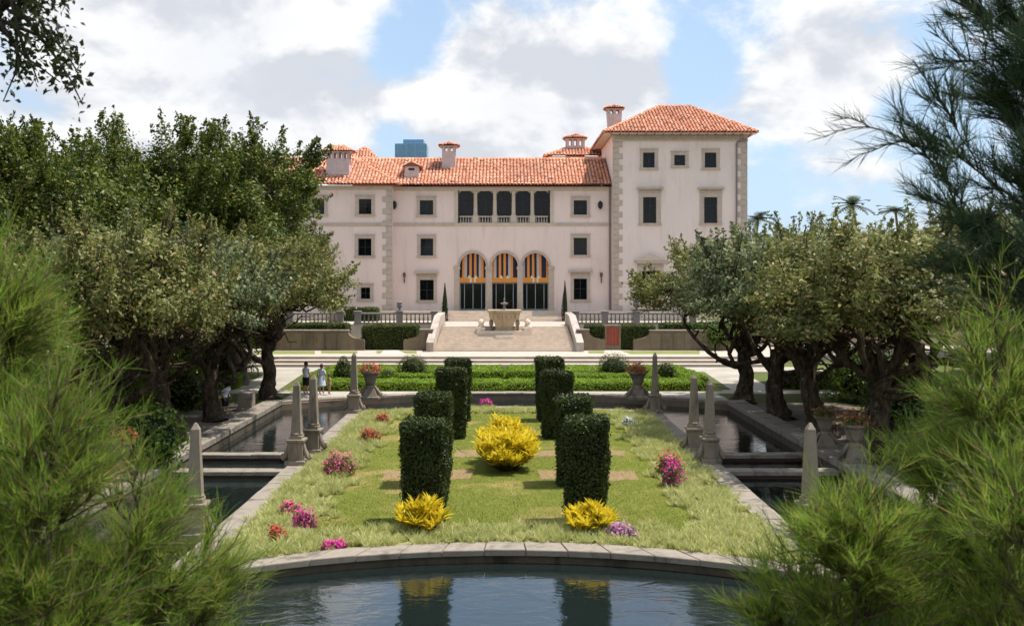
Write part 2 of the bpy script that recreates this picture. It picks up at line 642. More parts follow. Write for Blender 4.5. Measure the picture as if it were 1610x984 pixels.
    M['needle_backlit'] = leaf_mat('pine_needle_backlit', (0.030, 0.058, 0.030), (0.075, 0.115, 0.05), 0.25, 0.5, pscale=1.6)  # backlit look against the sky put into a darker, bluer needle colour
    M['blade'] = leaf_mat('border_blade', (0.36, 0.395, 0.115), (0.60, 0.60, 0.25), 0.42, 0.45, (0.70, 0.63, 0.40))
    M['turf_blade'] = leaf_mat('turf_blade', (0.125, 0.165, 0.021), (0.235, 0.27, 0.043), 0.38, 0.65, (0.40, 0.33, 0.11), pscale=0.5)
    tb = M['turf_blade'].node_tree
    pb = tb.nodes['Principled BSDF']
    src = pb.inputs['Base Color'].links[0].from_socket
    q = NT.__new__(NT)
    q.m, q.t = M['turf_blade'], tb
    dry = q.mix(q.ramp(q.noise(0.30, 6, 0.62, coord='World', dist=0.5), 0.47, 0.66, 0, 0.85), src, (0.42, 0.31, 0.12))
    tb.links.new(dry, pb.inputs['Base Color'])
    for nd in tb.nodes:
        if nd.type == 'BSDF_TRANSLUCENT':
            tb.links.new(dry, nd.inputs['Color'])
    M['palm'] = leaf_mat('palm_leaf', (0.02, 0.035, 0.015), (0.05, 0.07, 0.03), 0.2, 0.4)
    for k, c in (('magenta', (0.68, 0.05, 0.34)), ('pink', (0.72, 0.13, 0.27)), ('red', (0.62, 0.08, 0.075)),
                 ('mauve', (0.58, 0.24, 0.48)), ('white', (0.72, 0.76, 0.70)), ('orange', (0.36, 0.14, 0.065))):
        M['fl_' + k] = leaf_mat('blossom_' + k, tuple(x * 0.7 for x in c), tuple(min(0.85, x * 1.25) for x in c), 0.3, 0.3)
    # --- people
    M['skin'] = plain_mat('skin', (0.42, 0.24, 0.16), 0.6, 0.05)
    M['cloth_white'] = plain_mat('white_cotton', (0.74, 0.75, 0.78), 0.9, 0.05)
    M['cloth_black'] = plain_mat('black_cotton', (0.02, 0.02, 0.022), 0.9, 0.1)
    M['cloth_blue'] = plain_mat('pale_blue_cotton', (0.52, 0.58, 0.70), 0.9, 0.05)
    M['cloth_tan'] = plain_mat('tan_cotton', (0.34, 0.25, 0.13), 0.9, 0.08)
    M['hair'] = plain_mat('dark_hair', (0.035, 0.02, 0.013), 0.7, 0.2)
    M['hair_red'] = plain_mat('brown_hair', (0.12, 0.045, 0.028), 0.7, 0.2)


make_materials()


# ---------------------------------------------------------------- vegetation generators
def unit(a):
    return a / np.maximum(np.linalg.norm(a, axis=-1, keepdims=True), 1e-9)


def leaf_quads(P, N, L, W, rng, droop=None):
    """P centres, N rough normals; rhombic leaves with a slight fold"""
    n = len(P)
    r = unit(rng.normal(size=(n, 3)))
    T = unit(np.cross(N, r))
    if droop is not None:
        T = unit(T + np.array(droop))
    B = unit(np.cross(N, T))
    N2 = unit(np.cross(T, B))
    L = np.broadcast_to(L, (n,))[:, None]
    W = np.broadcast_to(W, (n,))[:, None]
    a = P - T * L * 0.5
    c = P + T * L * 0.5
    b = P + B * W * 0.5 + N2 * W * 0.15 - T * L * 0.05
    d = P - B * W * 0.5 + N2 * W * 0.15 - T * L * 0.05
    V = np.stack([a, b, c, d], 1).reshape(-1, 3)
    F = np.arange(4 * n).reshape(n, 4)
    return V, F


def needle_tris(P, D, L, W, rng, sag=0.25):
    n = len(P)
    r = unit(rng.normal(size=(n, 3)))
    S = unit(np.cross(D, r))
    L = np.broadcast_to(L, (n,))[:, None]
    W = np.broadcast_to(W, (n,))[:, None]
    mid = P + D * L * 0.5
    tip = P + D * L
    mid[:, 2] -= (L * sag * 0.18)[:, 0]
    tip[:, 2] -= (L * sag * 0.7)[:, 0]
    V = np.stack([P - S * W * .5, P + S * W * .5, mid + S * W * .5, mid - S * W * .5, tip], 1).reshape(-1, 3)
    i = np.arange(n)[:, None] * 5
    return V, i + np.array([[0, 1, 2, 3]]), i + np.array([[3, 2, 4]])


def wig(rng, a, b, n, amp, lift=0.0):
    a, b = np.array(a, float), np.array(b, float)
    t = np.linspace(0, 1, n)[:, None]
    ln = np.linalg.norm(b - a)
    off = np.zeros((n, 3))
    for k in (1, 2, 3):
        off += np.sin(np.pi * k * t) * rng.normal(size=3) * amp * ln / (k * 1.3)
    p = a + (b - a) * t + off
    p[:, 2] += np.sin(np.pi * t[:, 0]) * lift * ln
    return p


def crown_bumps(rng, k=7):
    return unit(rng.normal(size=(k, 3))), rng.uniform(-0.22, 0.25, k)


def gen_tree(seed, trunk_h, trunk_r, cz, cr, n_limb, n_clump, clump_r, n_leaf, leaf, gnarl=0.14, lean=(0, 0),
             zmin=-0.35, inner=0.55, flare=1.6, updir=0.45, zst=.72, n_shoot=0, shoot=1.0):
    rng = np.random.RandomState(seed)
    mb = MB()
    fork = np.array([lean[0], lean[1], trunk_h])
    tp = wig(rng, (0, 0, -0.15), fork, 7, 0.07)
    tr = [trunk_r * (flare if i == 0 else (1.22 if i == 1 else 1.0 - 0.05 * i)) for i in range(7)]
    tp2 = np.array([np.array([np.interp(q, range(7), tp[:, c]) for c in range(3)]) for q in np.linspace(0, 6, 16)])
    mb.tube(tp2, np.interp(np.linspace(0, 6, 16), range(7), tr), 11, rng, .11)
    C = np.array([lean[0], lean[1], cz])
    nodes = [fork]
    for i in range(n_limb):
        az = 2 * math.pi * (i + rng.uniform(-.3, .3)) / n_limb
        el = rng.uniform(-0.1, 0.7) if i % 3 else rng.uniform(0.5, 1.1)
        d = np.array([math.cos(az) * math.cos(el), math.sin(az) * math.cos(el), math.sin(el)])
        tgt = C + d * np.array(cr) * rng.uniform(.55, .78)
        st = tp[rng.randint(4, 7)]
        p = wig(rng, st, tgt, 12, gnarl)
        r0 = trunk_r * rng.uniform(.26, .44)
        mb.tube(p, np.linspace(r0, 0.04, 12), 7, rng, .17)
        nodes += list(p[2:])
        for j in range(5):
            s = p[rng.randint(3, 11)]
            q = wig(rng, s, s + unit(rng.normal(size=3) + d * .8) * np.array(cr) * .38, 6, gnarl)
            mb.tube(q, np.linspace(r0 * .42, 0.025, 6), 5)
            nodes += list(q[1:])
    nodes = np.array(nodes)
    bd, bw = crown_bumps(rng)
    cl = []
    while len(cl) < n_clump:
        d = unit(rng.normal(size=3))
        if d[2] < zmin:
            continue
        f = rng.uniform(inner, 1.0) ** 0.6
        f *= 1 + (np.maximum(0, bd @ d) ** 3 * bw).sum()
        cl.append(C + d * np.array(cr) * f)
    cl = np.array(cl)
    PP, NN = [], []
    for c in cl:
        k = np.argmin(((nodes - c) ** 2).sum(1))
        p = wig(rng, nodes[k], c, 5, .10)
        mb.tube(p, np.linspace(.035, .012, 5), 4)
        r = clump_r * rng.choice([.5, .75, 1.0, 1.35], p=[.25, .3, .3, .15]) * rng.uniform(.85, 1.15)
        m = int(n_leaf * (r / clump_r) ** 2)
        d = unit(rng.normal(size=(m, 3)))
        rad = rng.uniform(.25, 1.0, m) ** .55 * r * (1 + .25 * rng.normal(size=m))
        P = c + d * rad[:, None] * np.array([1, 1, zst * rng.uniform(.7, 1.3)])
        PP.append(P)
        NN.append(unit(d * .5 + unit(c - C) * .35 + np.array([0, 0, updir]) + rng.normal(size=(m, 3)) * .55))
    # loose shoots that break the outline
    for k in range(n_shoot):
        d = unit(rng.normal(size=3))
        d[2] = abs(d[2]) if rng.uniform() < .8 else d[2]
        c = cl[np.argmax((cl - C) @ d + rng.uniform(0, 1.2, len(cl)))]
        L = shoot * rng.uniform(.5, 1.5)
        dr = unit(d * .6 + np.array([0, 0, .7]) + rng.normal(size=3) * .25)
        p = wig(rng, c, c + dr * (L + clump_r * .7), 5, .06)
        mb.tube(p, np.linspace(.02, .006, 5), 4)
        m = int(46 * L)
        f = rng.uniform(.25, 1, m)
        x = f * 3.999
        j = x.astype(int)
        P = p[j] + (p[j + 1] - p[j]) * (x - j)[:, None] + rng.normal(size=(m, 3)) * (.16 * (1.25 - f))[:, None] * shoot
        PP.append(P)
        NN.append(unit(rng.normal(size=(m, 3)) + np.array([0, 0, .5])))
    P, N = np.concatenate(PP), np.concatenate(NN)
    s = leaf * rng.uniform(.5, 1.55, len(P))
    V, F = leaf_quads(P, N, s, s * .5, rng)
    return mb.mesh('trunk'), mesh_np('crown', V, [F])


def tree_thing(name, label, cat, meshes, mats, loc, rz=0, scale=1, group=None):
    t = thing(name, label, cat, loc, rz, group)
    t.scale = (scale,) * 3 if not hasattr(scale, '__len__') else scale
    a = obj('trunk', meshes[0], mats[0], t, smooth=True)
    b = obj('crown', meshes[1], mats[1], t)
    return t


def rounded_leaf_box(sx, sy, sz, dens, leaf, seed, taper=0.0, jit=0.03, rough=0.05, round_=0.08):
    """clipped hedge standing on z=0, centred in x,y: dark core + leaves over its faces"""
    rng = np.random.RandomState(seed)
    areas = [sx * sy, sx * sz, sx * sz, sy * sz, sy * sz]
    PP, NN = [], []
    for i, a in enumerate(areas):
        m = int(a * dens)
        s, t = rng.uniform(-.5, .5, m), rng.uniform(0, 1, m)
        if i == 0:
            P = np.stack([s * sx, (t - .5) * sy, np.full(m, sz)], 1)
            n = (0, 0, 1)
        elif i < 3:
            q = -.5 if i == 1 else .5
            P = np.stack([s * sx, np.full(m, q * sy), t * sz], 1)
            n = (0, 2 * q, 0)
        else:
            q = -.5 if i == 3 else .5
            P = np.stack([np.full(m, q * sx), s * sy, t * sz], 1)
            n = (2 * q, 0, 0)
        PP.append(P)
        NN.append(np.tile(np.array(n, float), (m, 1)))
    P, N = np.concatenate(PP), np.concatenate(NN)
    # round the edges, taper to the foot, uneven clipping
    ex = np.maximum(0, np.abs(P[:, 0]) - (sx / 2 - round_))
    ey = np.maximum(0, np.abs(P[:, 1]) - (sy / 2 - round_))
    ez = np.maximum(0, P[:, 2] - (sz - round_))
    P[:, 2] -= (ex + ey) * .35 * (P[:, 2] / sz)
    k = 1 - ez / max(round_, 1e-3) * .03
    P[:, 0] *= k
    P[:, 1] *= k
    tp = 1 - taper * (1 - P[:, 2] / sz)
    P[:, 0] *= tp
    P[:, 1] *= tp
    ph = rng.uniform(0, 6, 6)
    und = (np.sin(P[:, 0] * 4.1 + ph[0] + P[:, 2] * 3.3) + np.sin(P[:, 1] * 4.7 + ph[1] - P[:, 2] * 2.9)
           + np.sin(P[:, 2] * 7.3 + ph[2] + P[:, 0] * 2)) / 3
    stray = (rng.uniform(size=len(P)) < .02) * rng.uniform(.02, .09, len(P))
    P += N * (und * rough + rng.normal(size=len(P)) * jit + stray)[:, None]
    P[:, 2] = np.maximum(P[:, 2], .02)
    Nr = unit(N * .8 + rng.normal(size=N.shape) * .6)
    s = leaf * rng.uniform(.6, 1.4, len(P))
    V, F = leaf_quads(P, Nr, s, s * .6, rng)
    c = .04 + rough
    b = MB()
    a0 = 1 - taper
    b.frustum(-(sx / 2 - c) * a0, (sx / 2 - c) * a0, -(sy / 2 - c) * a0, (sy / 2 - c) * a0, 0, sz - c,
              -(sx / 2 - c), sx / 2 - c, -(sy / 2 - c), sy / 2 - c)
    return b.mesh('core'), mesh_np('leaves', V, [F])


def hedge_thing(name, label, cat, meshes, mat, loc, rz=0, group=None):
    t = thing(name, label, cat, loc, rz, group)
    obj('core', meshes[0], M['leaf_core'], t)
    obj('foliage', meshes[1], mat, t)
    return t


def ball_leaf(rx, rz, dens, leaf, seed, rough=.10, cone=0.0):
    rng = np.random.RandomState(seed)
    m = int(4 * rx * rz * 3.14 * dens)
    d = unit(rng.normal(size=(m, 3)))
    bd, bw = crown_bumps(rng, 9)
    f = 1 + (np.maximum(0, d @ bd.T) ** 3 * bw).sum(1) * .8 + rng.normal(size=m) * rough
    P = d * np.array([rx, rx, rz]) * f[:, None] + np.array([0, 0, rz * .92])
    if cone:
        P[:, :2] *= (1 - cone * np.clip(P[:, 2:3] / (2 * rz), 0, 1))
    P[:, 2] = np.maximum(P[:, 2], .03)
    s = leaf * rng.uniform(.6, 1.4, m)
    V, F = leaf_quads(P, unit(d + rng.normal(size=(m, 3)) * .5), s, s * .55, rng)
    b = MB()
    pr = []
    for i in range(7):
        a = math.pi * i / 6
        z = rz * .92 - math.cos(a) * rz * .8
        pr.append((max(.02, math.sin(a) * rx * .8 * (1 - cone * max(0, z) / (2 * rz))), max(0.0, z)))
    b.lathe(pr, n=10)
    return b.mesh('core'), mesh_np('leaves', V, [F])


def flower_clump(label, loc, rx, h, colour, seed, group='flower clumps in the island border', leafy=1.0, cat='flowers'):
    rng = np.random.RandomState(seed)
    t = thing('flower_clump', label, cat, loc, 0, group)
    m = int(700 * rx * leafy / .5)
    d = unit(rng.normal(size=(m, 3)))
    d[:, 2] = np.abs(d[:, 2])
    lob = rng.uniform(-.55, .55, (5, 2)) * rx
    c = lob[rng.randint(0, 5, m)]
    P = d * np.array([rx * .6, rx * .6, h * .9]) * rng.uniform(.4, 1, (m, 1)) ** .5
    P[:, :2] += c
    P[:, 2] += .02
    s = .085 * rng.uniform(.6, 1.3, m)
    V, F = leaf_quads(P, unit(d + rng.normal(size=(m, 3)) * .7), s, s * .5, rng)
    obj('foliage', mesh_np('foliage', V, [F]), M['leaf_shrub'], t)
    m = int(480 * rx / .5)
    d = unit(rng.normal(size=(m, 3)))
    d[:, 2] = np.abs(d[:, 2]) * .9 + .1
    hot = rng.randint(0, 5, m)
    P = d * np.array([rx * .62, rx * .62, h]) * rng.uniform(.6, 1.15, (m, 1))
    P[:, :2] += lob[hot]
    P[:, 2] += .04
    s = .075 * rng.uniform(.6, 1.3, m)
    V, F = leaf_quads(P, unit(d + rng.normal(size=(m, 3)) * .5), s, s * .9, rng)
    obj('blossoms', mesh_np('blossoms', V, [F]), M['fl_' + colour], t)
    return t


def croton(label, loc, rx, h, seed, n_stem=26):
    rng = np.random.RandomState(seed)
    t = thing('croton_shrub', label, 'shrub', loc, 0, 'yellow croton shrubs on the island')
    mb = MB()
    PP, DD = [], []
    for i in range(n_stem):
        a = rng.uniform(0, 6.283)
        q = rng.uniform(0, 1) ** .5
        tip = np.array([math.cos(a) * rx * q * .85, math.sin(a) * rx * q * .85, h * (1 - .45 * q ** 2) * rng.uniform(.6, .98)])
        p = wig(rng, (tip[0] * .25, tip[1] * .25, 0), tip, 5, .05)
        mb.tube(p, np.linspace(.022, .010, 5), 5)
        for k in range(54):
            s = rng.uniform(.22, 1.0) ** .7
            x = s * 4
            j = min(3, int(x))
            b = p[j] + (p[j + 1] - p[j]) * (x - j)
            az = rng.uniform(0, 6.283)
            PP.append(b)
            DD.append((math.cos(az), math.sin(az), rng.uniform(.35, 2.0)))
    P, D = np.array(PP), unit(np.array(DD))
    L = rng.uniform(.20, .40, len(P))
    c = P + D * L[:, None] * .5
    n = len(P)
    S = unit(np.cross(D, np.tile([0, 0, 1.0], (n, 1)) + rng.normal(size=(n, 3)) * .3))
    U = unit(np.cross(S, D))
    W = L[:, None] * .17
    tipd = D.copy()
    tipd[:, 2] -= .25
    V = np.stack([P, c + S * W * .5 + U * .01, c + D * L[:, None] * .2 + unit(tipd) * L[:, None] * .35, c - S * W * .5 + U * .01], 1).reshape(-1, 3)
    obj('stem', mb.mesh('stem'), M['bark'], t)
    obj('foliage', mesh_np('foliage', V, [np.arange(4 * n).reshape(n, 4)]), M['croton'], t)
    return t


# ================================================================ ground, water, island
PX = 11.3            # outer pool walls at x = +-PX
WATER = -0.27


def rear_arc(x):     # far edge of the moat
    return 55.8 - 4.2 * (abs(x) / PX) ** 2


def front_arc(x):    # near edge of the island, bulging away from the camera
    return 24.05 - (11.9 - math.sqrt(11.9 ** 2 - x * x))


def back_arc(x):     # far edge of the island
    return 50.6 - 2.0 * (abs(x) / 7.4) ** 2


def build_ground():
    b = MB()
    xs = [-PX + 2 * PX * i / 16 for i in range(17)]
    near = 14.0
    b.add([(-900, -300, 0), (-PX, -300, 0), (-PX, near, 0), (-PX, rear_arc(PX), 0), (-PX, 74, 0), (-900, 74, 0)], [(0, 1, 2, 3, 4, 5)])
    b.add([(PX, -300, 0), (900, -300, 0), (900, 74, 0), (PX, 74, 0), (PX, rear_arc(PX), 0), (PX, near, 0)], [(0, 1, 2, 3, 4, 5)])
    b.add([(-PX, -300, 0), (PX, -300, 0), (PX, near, 0), (-PX, near, 0)], [(0, 1, 2, 3)])
    for i in range(16):
        b.add([(xs[i], rear_arc(xs[i]), 0), (xs[i + 1], rear_arc(xs[i + 1]), 0), (xs[i + 1], 74, 0), (xs[i], 74, 0)], [(0, 1, 2, 3)])
    b.add([(-900, 74, 0), (900, 74, 0), (900, 2500, 0), (-900, 2500, 0)], [(0, 1, 2, 3)])
    structure(b.build('ground', M['ground']), 'green ground around the pools')
    # mound under the camera
    nx, ny = 41, 29
    X, Y = np.meshgrid(np.linspace(-40, 40, nx), np.linspace(-40, 13.6, ny), indexing='ij')
    Z = mound_z(X, Y)
    V = np.stack([X, Y, Z], -1).reshape(-1, 3)
    i, j = np.meshgrid(np.arange(nx - 1), np.arange(ny - 1), indexing='ij')
    a = (i * ny + j).ravel()
    F = np.stack([a, a + ny, a + ny + 1, a + 1], 1)
    structure(obj('mound', mesh_np('mound', V, [F]), M['ground'], smooth=True), 'grassy mound below the viewpoint')
    # pool bed and water
    b = MB()
    b.add([(-PX - .3, 13.5, -1.6), (PX + .3, 13.5, -1.6), (PX + .3, 57, -1.6), (-PX - .3, 57, -1.6)], [(0, 1, 2, 3)])
    structure(b.build('pool_floor', M['pool_bed']))
    b = MB()
    b.add([(-PX - .2, 13.6, WATER), (PX + .2, 13.6, WATER), (PX + .2, 57, WATER), (-PX - .2, 57, WATER)], [(0, 1, 2, 3)])
    structure(b.build('water', M['water']), 'dark rippled pool water around the island')


def mound_z(X, Y):
    f = np.clip((13.0 - Y) / 11.5, 0, 1)
    f = f * f * (3 - 2 * f)
    g = np.clip((38 - np.abs(X)) / 16, 0, 1)
    g = g * g * (3 - 2 * g)
    h = np.clip((Y + 38) / 20, 0, 1)
    h = h * h * (3 - 2 * h)
    return .02 + 4.75 * f * g * h + .06 * np.sin(X * 1.3 + Y) * f


def coping_run(parent, outer, inner, z0, z1, rng, step, mat, gap=.012):
    """outer / inner: functions s -> (x, y) for s in [0, 1]; step: number of stones"""
    for k in range(step):
        a, c = (k + gap) / step, (k + 1 - gap) / step
        o0, o1, i0, i1 = outer(a), outer(c), inner(a), inner(c)
        dz, dq = rng.uniform(-.012, .012), rng.uniform(-.012, .012)
        b = MB()
        lo = [(o0[0], o0[1], z0), (o1[0], o1[1], z0), (i1[0], i1[1], z0), (i0[0], i0[1], z0)]
        hi = [(x, y, z1 + (dz if q in (0, 3) else dz + dq * .5)) for q, (x, y, _) in enumerate(lo)]
        cx, cy = sum(p[0] for p in lo) / 4, sum(p[1] for p in lo) / 4
        sh = .975
        hi2 = [(cx + (x - cx) * sh, cy + (y - cy) * sh, z) for x, y, z in hi]
        mid = [(x, y, z - .02) for x, y, z in hi]
        q = [(0, 1, 5, 4), (1, 2, 6, 5), (2, 3, 7, 6), (3, 0, 4, 7)]
        fs = q + [tuple(i + 4 for i in f) for f in q] + [(8, 9, 10, 11)]
        # orientation: make the top face up
        nz = (hi2[1][0] - hi2[0][0]) * (hi2[2][1] - hi2[0][1]) - (hi2[1][1] - hi2[0][1]) * (hi2[2][0] - hi2[0][0])
        if nz < 0:
            fs = [f[::-1] for f in fs]
        b.add(lo + mid + hi2, fs)
        b.build('coping_stone', mat, parent)


def wall_strip(name, path, z0, z1, th, mat, parent):
    """vertical wall below a coping: path of (x, y), thickness th to the left of travel"""
    b = MB()
    n = len(path)
    P = [Vector((x, y, 0)) for x, y in path]
    inn = []
    for i in range(n):
        t = (P[min(i + 1, n - 1)] - P[max(i - 1, 0)]).normalized()
        inn.append(P[i] + Vector((-t.y, t.x, 0)) * th)
    for i in range(n - 1):
        vs = [(P[i].x, P[i].y, z0), (P[i + 1].x, P[i + 1].y, z0), (inn[i + 1].x, inn[i + 1].y, z0), (inn[i].x, inn[i].y, z0)]
        vs += [(x, y, z1) for x, y, _ in vs]
        b.add(vs, [(0, 1, 5, 4), (2, 3, 7, 6), (4, 5, 6, 7)])
    return b.build(name, mat, parent)


def build_island():
    rng = np.random.RandomState(5)
    w = thing('island_wall', 'weathered stone retaining wall with pale coping around the garden island', 'wall', (0, 36, 0))
    w.location = (0, 0, 0)
    lerp = lambda a, b, s: a + (b - a) * s
    yF, yB = front_arc(7.4), back_arc(7.4)
    cw = .72
    # counter-clockwise wall path: front left->right, right side, back right->left, left side
    fx = [-7.35 + 14.7 * i / 24 for i in range(25)]
    path = [(x, front_arc(x) + .05) for x in fx] + [(7.35, lerp(yF, yB, i / 4)) for i in range(1, 5)]
    path += [(-x, back_arc(x) - .05) for x in fx[1:]] + [(-7.35, lerp(yB, yF, i / 4)) for i in range(1, 5)]
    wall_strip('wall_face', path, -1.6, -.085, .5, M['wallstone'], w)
    z0, z1 = -.08, .06
    coping_run(w, lambda s: (lerp(-7.42, 7.42, s), front_arc(lerp(-7.4, 7.4, s)) - .02),
               lambda s: (lerp(-6.75, 6.75, s), front_arc(lerp(-6.75, 6.75, s)) + cw), z0, z1, rng, 15, M['coping'])
    coping_run(w, lambda s: (lerp(7.42, -7.42, s), back_arc(lerp(7.4, -7.4, s)) + .02),
               lambda s: (lerp(6.75, -6.75, s), back_arc(lerp(6.75, -6.75, s)) - cw), z0, z1, rng, 13, M['coping'])
    for sx in (-1, 1):
        coping_run(w, lambda s: (sx * 7.42, lerp(yF + .75, yB - .02, s)), lambda s: (sx * 6.7, lerp(yF + .95, yB - .3, s)),
                   z0, z1 + .002, rng, 22, M['coping'])
    # planted soil and lawn
    poly = [(x * .92, front_arc(x * .92) + .6) for x in fx] + [(-x * .92, back_arc(x * .92) - .6) for x in fx]
    b = MB()
    b.add([(x, y, .0) for x, y in poly], [tuple(range(len(poly)))])
    structure(b.build('border_bed', M['bed']), 'planted border bed on the island')
    b = MB()
    pts = [(x, lawn_y0(x)) for x in np.linspace(-5.1, 5.1, 13)] + [(x, lawn_y1(x)) for x in np.linspace(5.1, -5.1, 13)]
    b.add([(x, y, .012) for x, y in pts], [tuple(range(len(pts)))])
    structure(b.build('lawn', M['lawn']), 'mown lawn in the middle of the island')
    b = MB()
    for (x0, x1, y0, y1) in BEDS:
        o = [(x, y0 + rng.normal() * .12) for x in np.linspace(x0, x1, 9)] + [(x, y1 + rng.normal() * .12) for x in np.linspace(x1, x0, 9)]
        b.add([(x + rng.normal() * .05, y, .018) for x, y in o], [tuple(range(18))])
    structure(b.build('red_soil_bed', M['soil_red']), 'bare reddish soil strips across the lawn')


BEDS = [(-4.0, -1.05, 32.6, 34.2), (1.05, 4.3, 32.5, 34.1), (-1.9, -1.0, 36.7, 38.2), (1.0, 4.4, 36.9, 38.0)]


def lawn_y0(x):
    return 26.5 - .035 * x * x


def lawn_y1(x):
    return 48.3 - .03 * x * x


def build_grass():
    rng = np.random.RandomState(11)
    # border tufts
    n = 30000
    x = rng.uniform(-6.75, 6.75, n)
    y = rng.uniform(22.2, 50.3, n)
    fy = np.array([front_arc(q) for q in x]) + .70
    by = np.array([back_arc(q) for q in x]) - .75
    inl = (np.abs(x) < 4.95 + .25 * np.sin(y * 1.7 + x) + .18 * np.sin(y * 4.3)) & (y > lawn_y0(x) + .25 * np.sin(x * 2.1) + .15 * np.sin(x * 5.3)) & (y < lawn_y1(x))
    k = (y > fy) & (y < by) & ~inl
    x, y = x[k], y[k]
    # gather into tufts, leaving some bare soil
    tx, ty = x[:3600], y[:3600]
    m = 34
    rad = rng.uniform(0, .13, (len(tx), m))
    az = rng.uniform(0, 6.283, (len(tx), m))
    bx = (tx[:, None] + rad * np.cos(az) * .5).ravel()
    by_ = (ty[:, None] + rad * np.sin(az) * .5).ravel()
    hh = (rng.uniform(.20, .56, (len(tx), 1)) * rng.uniform(.6, 1.1, (len(tx), m))).ravel()
    D = unit(np.stack([np.cos(az).ravel() * .45, np.sin(az).ravel() * .45, np.full(bx.size, 1.0)], 1)
             + rng.normal(size=(bx.size, 3)) * .12)
    P = np.stack([bx, by_, np.zeros(bx.size)], 1)
    V, Q, T = needle_tris(P, D, hh, .016 * np.ones(bx.size), rng, .5)
    stuff(obj('border_grass', mesh_np('border_grass', V, [Q, T]), M['blade']), 'pale tufted border grass edging the island', 'grass')
    # turf
    n = 150000
    x = rng.uniform(-5.15, 5.15, n)
    y = 26 + (48.2 - 26) * rng.uniform(0, 1, n) ** 1.5
    k = (y > lawn_y0(x)) & (y < lawn_y1(x))
    for (x0, x1, y0, y1) in BEDS:
        k &= ~((x > x0) & (x < x1) & (y > y0) & (y < y1) & (rng.uniform(size=n) > .78))
    x, y = x[k], y[k]
    n = len(x)
    D = unit(np.stack([rng.normal(size=n) * .5, rng.normal(size=n) * .5, np.ones(n)], 1))
    P = np.stack([x, y, np.full(n, .005)], 1)
    S = unit(np.cross(D, rng.normal(size=(n, 3)))) * .006
    h = rng.uniform(.025, .06, n)[:, None]
    V = np.stack([P - S, P + S, P + D * h], 1).reshape(-1, 3)
    stuff(obj('lawn_grass', mesh_np('lawn_grass', V, [np.arange(3 * n).reshape(n, 3)]), M['turf_blade']),
          'short mown grass of the island lawn', 'grass')


def build_pool_surround():
    rng = np.random.RandomState(8)
    lerp = lambda a, b, s: a + (b - a) * s
    for sx, side in ((-1, 'left'), (1, 'right')):
        w = thing('pool_wall', 'low weathered stone kerb wall along the %s canal under the gnarled trees' % side, 'wall', (0, 0, 0),
                  group=None)
        y0, y1 = 14.0, rear_arc(PX)
        path = [(sx * PX, y1), (sx * PX, y0)] if sx > 0 else [(sx * PX, y0), (sx * PX, y1)]
        if sx > 0:
            path = path[::-1]
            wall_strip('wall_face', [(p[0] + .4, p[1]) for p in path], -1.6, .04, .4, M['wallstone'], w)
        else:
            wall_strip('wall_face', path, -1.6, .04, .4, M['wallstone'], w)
        coping_run(w, lambda s: (sx * (PX - .04), lerp(y0, y1, s)), lambda s: (sx * (PX + .82), lerp(y0, y1, s)),
                   .045, .26, rng, 30, M['coping'])
    w = thing('moat_wall', 'curved stone coping behind the island moat before the parterre', 'wall')
    xs = [-PX + 2 * PX * i / 20 for i in range(21)]
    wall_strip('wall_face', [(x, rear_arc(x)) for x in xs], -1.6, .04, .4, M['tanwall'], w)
    coping_run(w, lambda s: (lerp(-PX - .5, PX + .5, s), rear_arc(lerp(-PX, PX, s)) - .05),
               lambda s: (lerp(-PX - .5, PX + .5, s), rear_arc(lerp(-PX, PX, s)) + .75), .045, .14, rng, 22, M['coping'])
    # weirs across the two canals
    for sx, side in ((-1, 'left'), (1, 'right')):
        w = thing('weir', 'low reddish stone weir with two pale sills across the %s canal' % side, 'weir')
        xa, xb = (7.45, PX - .06) if sx > 0 else (-PX + .06, -7.45)
        b = MB()
        b.box(xa, xb, 34.6, 37.4, -1.6, -.45)
        b.build('weir_body', M['brick_red'], w)
        for ya, yb, zt in ((34.1, 34.75, -.02), (37.3, 37.85, -.02)):
            b = MB()
            b.box(xa, xb, ya + .08, yb - .08, -1.6, zt - .14)
            b.build('sill_wall', M['brick_red'], w)
            for k in range(4):
                g = (xb - xa) / 4
                b = MB()
                b.box(xa + k * g + .01, xa + (k + 1) * g - .01, ya, yb, zt - .14, zt + rng.uniform(-.01, .01), .015)
                b.build('sill_stone', M['coping'], w)
    # paths beside the pools and behind the moat
    b, sw = MB(), MB()
    for sx in (-1, 1):
        a, c = sorted((sx * (PX + .8), sx * 17.5))
        sw.add([(a, 14, .006), (c, 14, .006), (c, 52.4, .006), (a, 52.4, .006)], [(0, 1, 2, 3)])
        a, c = sorted((sx * 11.8, sx * 22))
        b.add([(a, 56.6, .006), (c, 56.6, .006), (c, 58.4, .006), (a, 58.4, .006)], [(0, 1, 2, 3)])
        a, c = sorted((sx * 13.0, sx * 15.5))
        b.add([(a, 58.4, .007), (c, 58.4, .007), (c + .8 * sx, 73, .007), (a + .8 * sx, 73, .007)], [(0, 1, 2, 3)])
    for i in range(16):
        xa, xb = -11.8 + 23.6 * i / 16, -11.8 + 23.6 * (i + 1) / 16
        b.add([(xa, rear_arc(xa) + .7, .008), (xb, rear_arc(xb) + .7, .008), (xb, 57.7, .008), (xa, 57.7, .008)], [(0, 1, 2, 3)])
    b.add([(-22, 69.5, .009), (22, 69.5, .009), (22, 73.2, .009), (-22, 73.2, .009)], [(0, 1, 2, 3)])
    structure(b.build('path', M['path']), 'pale gravel paths around the pools')
    structure(sw.build('canal_walk', M['path_shaded']), 'gravel walks beside the canals with tree shade in their colour')


build_ground()
build_island()
build_grass()
build_pool_surround()


